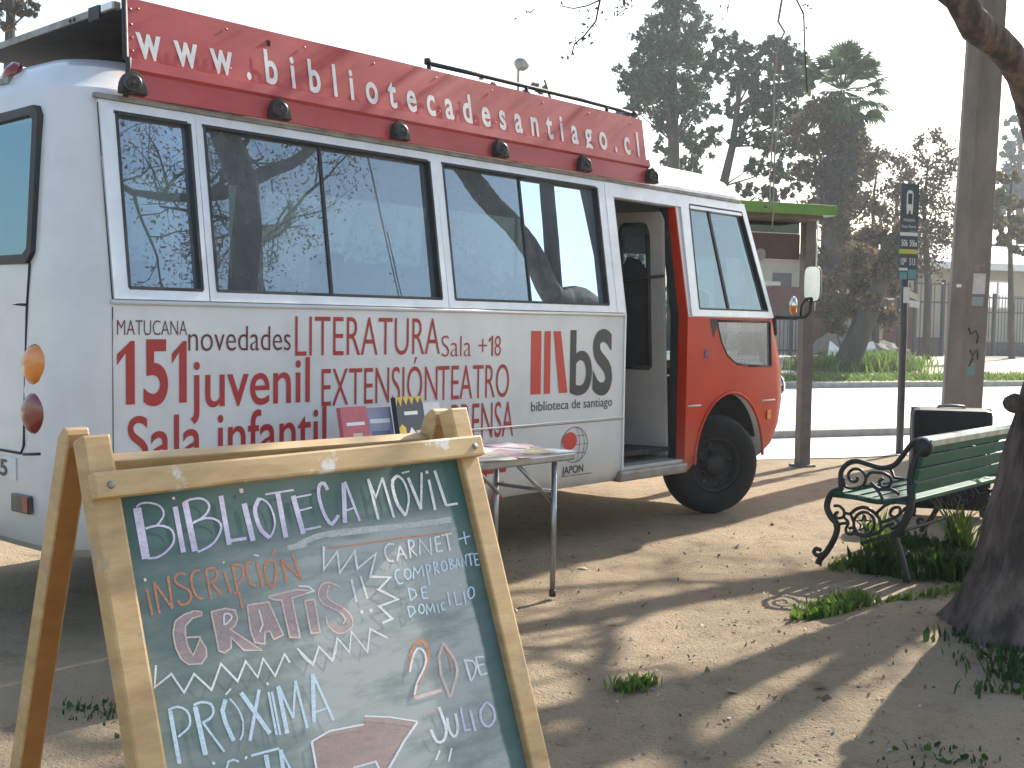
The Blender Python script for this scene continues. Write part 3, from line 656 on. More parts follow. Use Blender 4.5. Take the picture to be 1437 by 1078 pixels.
# front lamp, indicator, mirror
mb = MB(); mb.lathe([(.001, -.03), (.09, -.02), (.10, .03), (.085, .06), (.001, .075)], P(5.90, -.15, .95), (1, -.55, 0), 24); mb.build('headlight', glassm('headlight_glass', (.7, .72, .75), 1.6, 2.2), bus)
mb = MB(); mb.lathe([(.085, -.025), (.092, .035), (.102, .02)], P(5.90, -.15, .95), (1, -.55, 0), 24); mb.build('headlight_bezel', M_chrome, bus)
mb = MB(); mb.prism([P(5.545, .002, .70), P(5.60, .002, .70), P(5.60, .002, .77), P(5.545, .002, .77)], (0, -.008, 0)); mb.build('side_repeater', M_amber, bus, bevel=.004)
mb = MB(); m0 = P(5.70, -.03, 1.505)
mb.tube([m0, P(5.83, .05, 1.50), P(5.91, .12, 1.51), P(5.94, .145, 1.55), P(5.945, .15, 1.66)], .014, 8); mb.tube([P(5.885, .09, 1.505), P(5.89, .095, 1.60), P(5.91, .12, 1.655), P(5.945, .15, 1.66)], .011, 8)
mb.tube([P(5.70, -.04, 1.50), P(5.70, -.03, 1.36)], .018, 8); arm = mb.build('mirror_arm', M_rubber, bus)
mc = P(5.95, .15, 1.775); mn_ = Vector((-1, -.25, 0)).normalized()
def mirror_head(name, c, hw, hh, th, parent, shell_mat, glass):
    x = Vector((0, 0, 1)).cross(mn_).normalized(); pts = []
    for k in range(28):
        a = 2*math.pi*k/28; ca, sa = math.cos(a), math.sin(a); pts.append((math.copysign(abs(ca)**.5, ca)*hw, math.copysign(abs(sa)**.45, sa)*hh))
    mb = MB(); mb.prism([c+x*a+Vector((0, 0, b_)) for a, b_ in pts], -mn_*th); o = mb.build(name, shell_mat, parent, bevel=.012)
    mb = MB(); mb.add([c+x*a*.92+Vector((0, 0, b_*.95))+mn_*.003 for a, b_ in pts], [tuple(range(28))]); mb.build('mirror_glass', glass, o, fix=False); return o
mirror_head('wing_mirror', mc, .068, .145, .05, bus, M_rubber, M_chrome)
mb = MB(); c = P(5.865, .035, 1.60); mb.lathe([(.001, -.03), (.03, -.02), (.036, 0), (.03, .02), (.001, .03)], c, (0, -1, 0), 16); mb.v = [(x, y, c.z+(z-c.z)*2.1) for x, y, z in mb.v]
mb.m = [1 if (mb.v[f[0]][2] > c.z+.004) else 0 for f in mb.f]; mb.build('indicator', [M_amber, M_chrome], bus)
# inside: seats, curtain, steering wheel, dash
def seat(u, v, mat=M_blue):
    s_ = empty('seat', (0, 0, 0)); s_.parent = bus
    mb = MB(); mb.box(P(u+.12, v, 1.02), (.46, .44, .14)); mb.build('cushion', mat, s_, bevel=.04)
    mb = MB(); mb.box(P(u-.13, v, 1.36), (.12, .44, .66), Matrix.Rotation(.14, 3, 'Y')); mb.build('backrest', mat, s_, bevel=.05)
    mb = MB(); mb.box(P(u-.20, v, 1.77), (.09, .28, .22), Matrix.Rotation(.14, 3, 'Y')); mb.build('headrest', mat, s_, bevel=.04)
    mb = MB(); mb.box(P(u+.1, v, .80), (.3, .3, .36)); mb.build('pedestal', M_dark, s_)
for u, v in [(.42, -.42), (.42, -1.5), (1.7, -1.55), (2.6, -1.55)]: seat(u, v)
seat(4.75, -1.45, M_blue)
mb = MB(); nf = 60
cv = [P(1.16+.80*i/nf, -.075-.012*math.sin(i*1.15)-.006*math.sin(i*2.3)-(.01+.02*(i % 7 == 0)), w_) for i in range(nf+1) for w_ in (1.50, 1.73)]
mb.add(cv, [(2*i, 2*i+2, 2*i+3, 2*i+1) for i in range(nf)], smooth=True); mb.build('curtain', M_curt, bus)
mb = MB(); mb.box(P(.95, -.75, 1.55), (.03, .42, 1.7)); mb.build('partition', pm('pale_partition', (.62, .60, .55), rough=.6), bus)
mb = MB(); mb.box(P(1.5, -1.78, 1.1), (1.6, .25, 1.0)); mb.box(P(3.0, -1.78, 1.1), (1.2, .25, 1.0)); mb.build('bookshelf', pm('shelf_wood', (.32, .24, .15), rough=.6), bus)
mb = MB(); mb.box(P(5.54, -1.0, .98), (.42, 1.6, .22)); mb.build('dashboard', M_dark, bus, bevel=.05)
R_ = Matrix.Rotation(.5, 3, 'Y'); mb = MB(); sc_ = P(5.18, -1.45, 1.33)
mb.tube([sc_+R_ @ Vector((.21*math.cos(2*math.pi*k/24), .21*math.sin(2*math.pi*k/24), 0)) for k in range(25)], .016, 8); mb.tube([sc_, P(5.4, -1.45, 1.05)], .03, 8); mb.build('steering_wheel', M_rubber, bus)
mb = MB(); mb.lathe([(.001, -.09), (.05, -.08), (.08, -.03), (.082, .02), (.06, .065), (.001, .085)], P(5.20, -.42, 1.64), (0, 0, 1), 18); mb.tube([P(5.20, -.38, 1.2), P(5.20, -.38, 1.6)], .008, 6); mb.tube([P(5.20, -.46, 1.2), P(5.20, -.46, 1.6)], .008, 6)
mb.build('passenger_headrest', pm('mustard_seat_cover', (.42, .30, .06), (.3, .2, .05), 12, .8), bus)
mb = MB(); mb.add([front(1.60+.08*b_, .03+.14*a)+Vector((-.01, 0, 0)) for a, b_ in ((0, 0), (1, 0), (1, 1), (0, 1))], [(0, 1, 2, 3)]); mb.build('windscreen_sticker', pm('turquoise_sticker', (.2, .62, .62), rough=.5), bus)
# ------------------------------------------------------------------ chalkboard A-frame
AT = Vector((-.68464592, 1.85, 1.16105493)); AX = Vector((.73346078, .67949995, .0177512)); AD = Vector((.24470796, -.23959671, -.93952724)); AN = Vector((.63415558, -.69345024, .34201383))
aframe = empty('chalkboard_sign', (-.2, 2.3, 0), 0, 'wooden A-frame chalkboard announcing the mobile library in coloured chalk, standing in front of the bus', 'chalkboard')
inv = Matrix.Translation((.2, -2.3, 0))
def A(a, b, c=0.): return AT+AX*a+AD*b+AN*c-Vector((-.2, 2.3, 0))
ROT = Matrix((AX, AD, AN)).transposed()
WV = woodm('varnished_pine', (.55, .385, .19), (.46, .30, .135), (.31, .185, .075), (2, 2, 9), (.36, .27, .17))
WH_ = woodm('varnished_pine_rail', (.57, .40, .20), (.48, .32, .145), (.33, .20, .085), (1.5, 1.5, 6), (.62, .58, .52))
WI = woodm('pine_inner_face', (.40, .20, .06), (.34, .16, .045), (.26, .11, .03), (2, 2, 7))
BL = 1.235                                                      # slant length to the ground
def bar(name, a0, b0, a1, b1, c0, c1, mat, bevel=.005):
    mb = MB(); pts = [A(a0, b0, c0), A(a1, b0, c0), A(a1, b1, c0), A(a0, b1, c0)]; mb.prism(pts, AN*(c1-c0)); return mb.build(name, mat, aframe, bevel=bevel)
bar('stile', -.004, -.072, .046, BL, -.045, -.003, WV); bar('stile', .782, -.072, .830, BL, -.045, -.003, WV)
bar('top_rail', -.006, -.004, .832, .040, -.0025, .020, WH_); bar('bottom_rail', .046, 1.02, .782, 1.07, -.045, -.004, WV)
mb = MB()
for a, b_ in ((.022, .02), (.806, .02)): mb.lathe([(.007, 0), (.006, .003), (.001, .003)], A(a, b_, .0195), AN, 12)
mb.build('screw', M_grey, aframe)
# rear legs, hinged at the top
HN = Vector((AN.x, AN.y, 0)).normalized(); HP = A(0, -.035, -.05)
RD = (-HN*.36-Vector((0, 0, .93))).normalized(); RN = HN*.93-Vector((0, 0, .36)); RN.normalize()
AXH = Vector((AX.x, AX.y, 0)).normalized()
def R(a, b, c=0.): return HP+AXH*a+RD*b+RN*c-HN*.03
def rbar(name, a0, b0, a1, b1, c0, c1, mats, rnd=False):
    mb = MB()
    if rnd:
        prof = [(b1, c0), (b1, c1)]+[( b0+.022-.022*math.sin(math.pi*k/8)*1.25, c1+(c0-c1)*k/8) for k in range(9)]
        mb.prism([R(a0, b_, c) for b_, c in prof], AXH*(a1-a0))
    else: mb.prism([R(a0, b0, c0), R(a1, b0, c0), R(a1, b1, c0), R(a0, b1, c0)], RN*(c1-c0))
    mats = mats if isinstance(mats, list) else [mats]
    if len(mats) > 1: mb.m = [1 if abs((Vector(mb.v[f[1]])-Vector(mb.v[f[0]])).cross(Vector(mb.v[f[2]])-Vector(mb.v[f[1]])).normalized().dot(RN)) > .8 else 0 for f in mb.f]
    o = mb.build(name, mats, aframe, bevel=.004)
    return o
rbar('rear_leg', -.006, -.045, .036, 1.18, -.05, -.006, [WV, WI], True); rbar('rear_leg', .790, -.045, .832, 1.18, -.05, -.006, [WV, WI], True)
rbar('rear_top_rail', .036, .012, .79, .062, -.045, -.015, WV); rbar('rear_bottom_rail', .036, .98, .79, 1.03, -.045, -.015, WV)
mb = MB()
for a in (.018, .808): mb.tube([A(a-.012, -.045, -.052), A(a+.012, -.045, -.052)], .009, 10)
mb.build('hinge', M_grey, aframe)
# board surface
def boardm():
    m, t, b = nmat('chalkboard_slate'); b.inputs['Roughness'].default_value = .62; b.inputs['Specular IOR Level'].default_value = .4
    tc = N(t, 'ShaderNodeTexCoord'); uv = tc.outputs['UV']
    def ns(scale, stretch, det=6.):
        mp = N(t, 'ShaderNodeMapping'); mp.inputs['Scale'].default_value = stretch; mp.inputs['Rotation'].default_value = (0, 0, .5); t.links.new(uv, mp.inputs[0])
        n = N(t, 'ShaderNodeTexNoise'); n.inputs['Scale'].default_value = scale; n.inputs['Detail'].default_value = det; n.inputs['Roughness'].default_value = .62; t.links.new(mp.outputs[0], n.inputs[0]); return n.outputs[0]
    base = ramp(t, ns(5, (1, 1, 1)), [(.3, (.026, .082, .080)), (.7, (.046, .110, .094))])
    sx = N(t, 'ShaderNodeSeparateXYZ'); t.links.new(uv, sx.inputs[0])
    wob = N(t, 'ShaderNodeMath', operation='MULTIPLY_ADD'); wob.inputs[1].default_value = .022; t.links.new(ns(9, (1, 1, 1)), wob.inputs[0]); t.links.new(sx.outputs[0], wob.inputs[2])
    edge = N(t, 'ShaderNodeMapRange'); edge.interpolation_type = 'SMOOTHSTEP'
    for k, v in (('From Min', .744), ('From Max', .754), ('To Min', 1.), ('To Max', .12)): edge.inputs[k].default_value = v
    t.links.new(wob.outputs[0], edge.inputs[0])
    top = N(t, 'ShaderNodeMapRange'); top.interpolation_type = 'SMOOTHSTEP'
    for k, v in (('From Min', .10), ('From Max', .19), ('To Min', .10), ('To Max', 1.)): top.inputs[k].default_value = v
    t.links.new(sx.outputs[1], top.inputs[0])
    lft = N(t, 'ShaderNodeMapRange'); lft.interpolation_type = 'SMOOTHSTEP'
    for k, v in (('From Min', .10), ('From Max', .42), ('To Min', .32), ('To Max', 1.)): lft.inputs[k].default_value = v
    t.links.new(sx.outputs[0], lft.inputs[0])
    d1 = ramp(t, ns(3.2, (1.2, 2.6, 1)), [(.30, (.25,)*3), (.72, (.95,)*3)]); d2 = ramp(t, ns(16, (.5, 3., 1)), [(.25, (.55,)*3), (.75, (1.15,)*3)])
    f = d1.outputs[0]
    for s in (d2.outputs[0], edge.outputs[0], top.outputs[0], lft.outputs[0]):
        mu = N(t, 'ShaderNodeMath', operation='MULTIPLY'); t.links.new(f, mu.inputs[0]); t.links.new(s, mu.inputs[1]); f = mu.outputs[0]
    mu = N(t, 'ShaderNodeMath', operation='MULTIPLY'); mu.use_clamp = True; mu.inputs[1].default_value = 1.9; t.links.new(f, mu.inputs[0])
    c = mixc(t, mu.outputs[0], base.outputs[0], (.37, .395, .375)); t.links.new(c, b.inputs['Base Color']); return m
mb = MB(); mb.add([A(.04, .03, -.02), A(.79, .03, -.02), A(.79, 1.03, -.02), A(.04, 1.03, -.02)], [(3, 2, 1, 0)])
board = mb.build('blackboard', boardm(), aframe, fix=False); uvl = board.data.uv_layers.new(name='UVMap')
for lp, (a, b_) in zip(uvl.data, [(.04, 1.03), (.79, 1.03), (.79, .03), (.04, .03)]): lp.uv = (a, b_)
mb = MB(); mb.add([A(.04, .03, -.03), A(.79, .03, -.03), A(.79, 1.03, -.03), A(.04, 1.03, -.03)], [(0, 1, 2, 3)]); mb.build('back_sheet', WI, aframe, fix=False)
def chalkm(name, c, lo=.3, hi=.95, sc=1., fill=False):
    m, t, b = nmat(name); b.inputs['Base Color'].default_value = (*c, 1); b.inputs['Roughness'].default_value = .95; b.inputs['Specular IOR Level'].default_value = .1
    n = noise(t, 420*sc, 3., .7); n2 = noise(t, 45*sc, 4., .6, stretch=(1, 1, 2.5))
    a = N(t, 'ShaderNodeMath', operation='MULTIPLY_ADD'); a.inputs[1].default_value = .9 if fill else .6; t.links.new(n2.outputs[0], a.inputs[0]); t.links.new(n.outputs[0], a.inputs[2])
    r = N(t, 'ShaderNodeMapRange'); r.inputs['From Min'].default_value = .62 if fill else .58; r.inputs['From Max'].default_value = 1.2 if fill else .92; t.links.new(a.outputs[0], r.inputs[0])
    r.inputs['To Min'].default_value = lo; r.inputs['To Max'].default_value = hi
    tr = N(t, 'ShaderNodeBsdfTransparent'); mx = N(t, 'ShaderNodeMixShader'); t.links.new(r.outputs[0], mx.inputs[0]); t.links.new(tr.outputs[0], mx.inputs[1]); t.links.new(b.outputs[0], mx.inputs[2])
    t.links.new(mx.outputs[0], t.nodes['Material Output'].inputs[0]); return m
CH = {'lilac': chalkm('lilac_chalk', (.68, .62, .80), .6, .96), 'white': chalkm('white_chalk', (.80, .80, .81), .58, .97), 'peach': chalkm('peach_chalk', (.78, .60, .54), .5, .92), 'pale_film': chalkm('smeared_white_chalk', (.64, .65, .62), .4, .85, .5, True),
      'orange': chalkm('orange_chalk', (.68, .29, .17), .48, .92), 'blue': chalkm('pale_blue_chalk', (.60, .74, .85), .58, .96), 'pink': chalkm('pink_chalk_fill', (.60, .44, .43), .35, .7, .8, True), 'rust': chalkm('rust_chalk_fill', (.54, .38, .34), .35, .72, .8, True)}
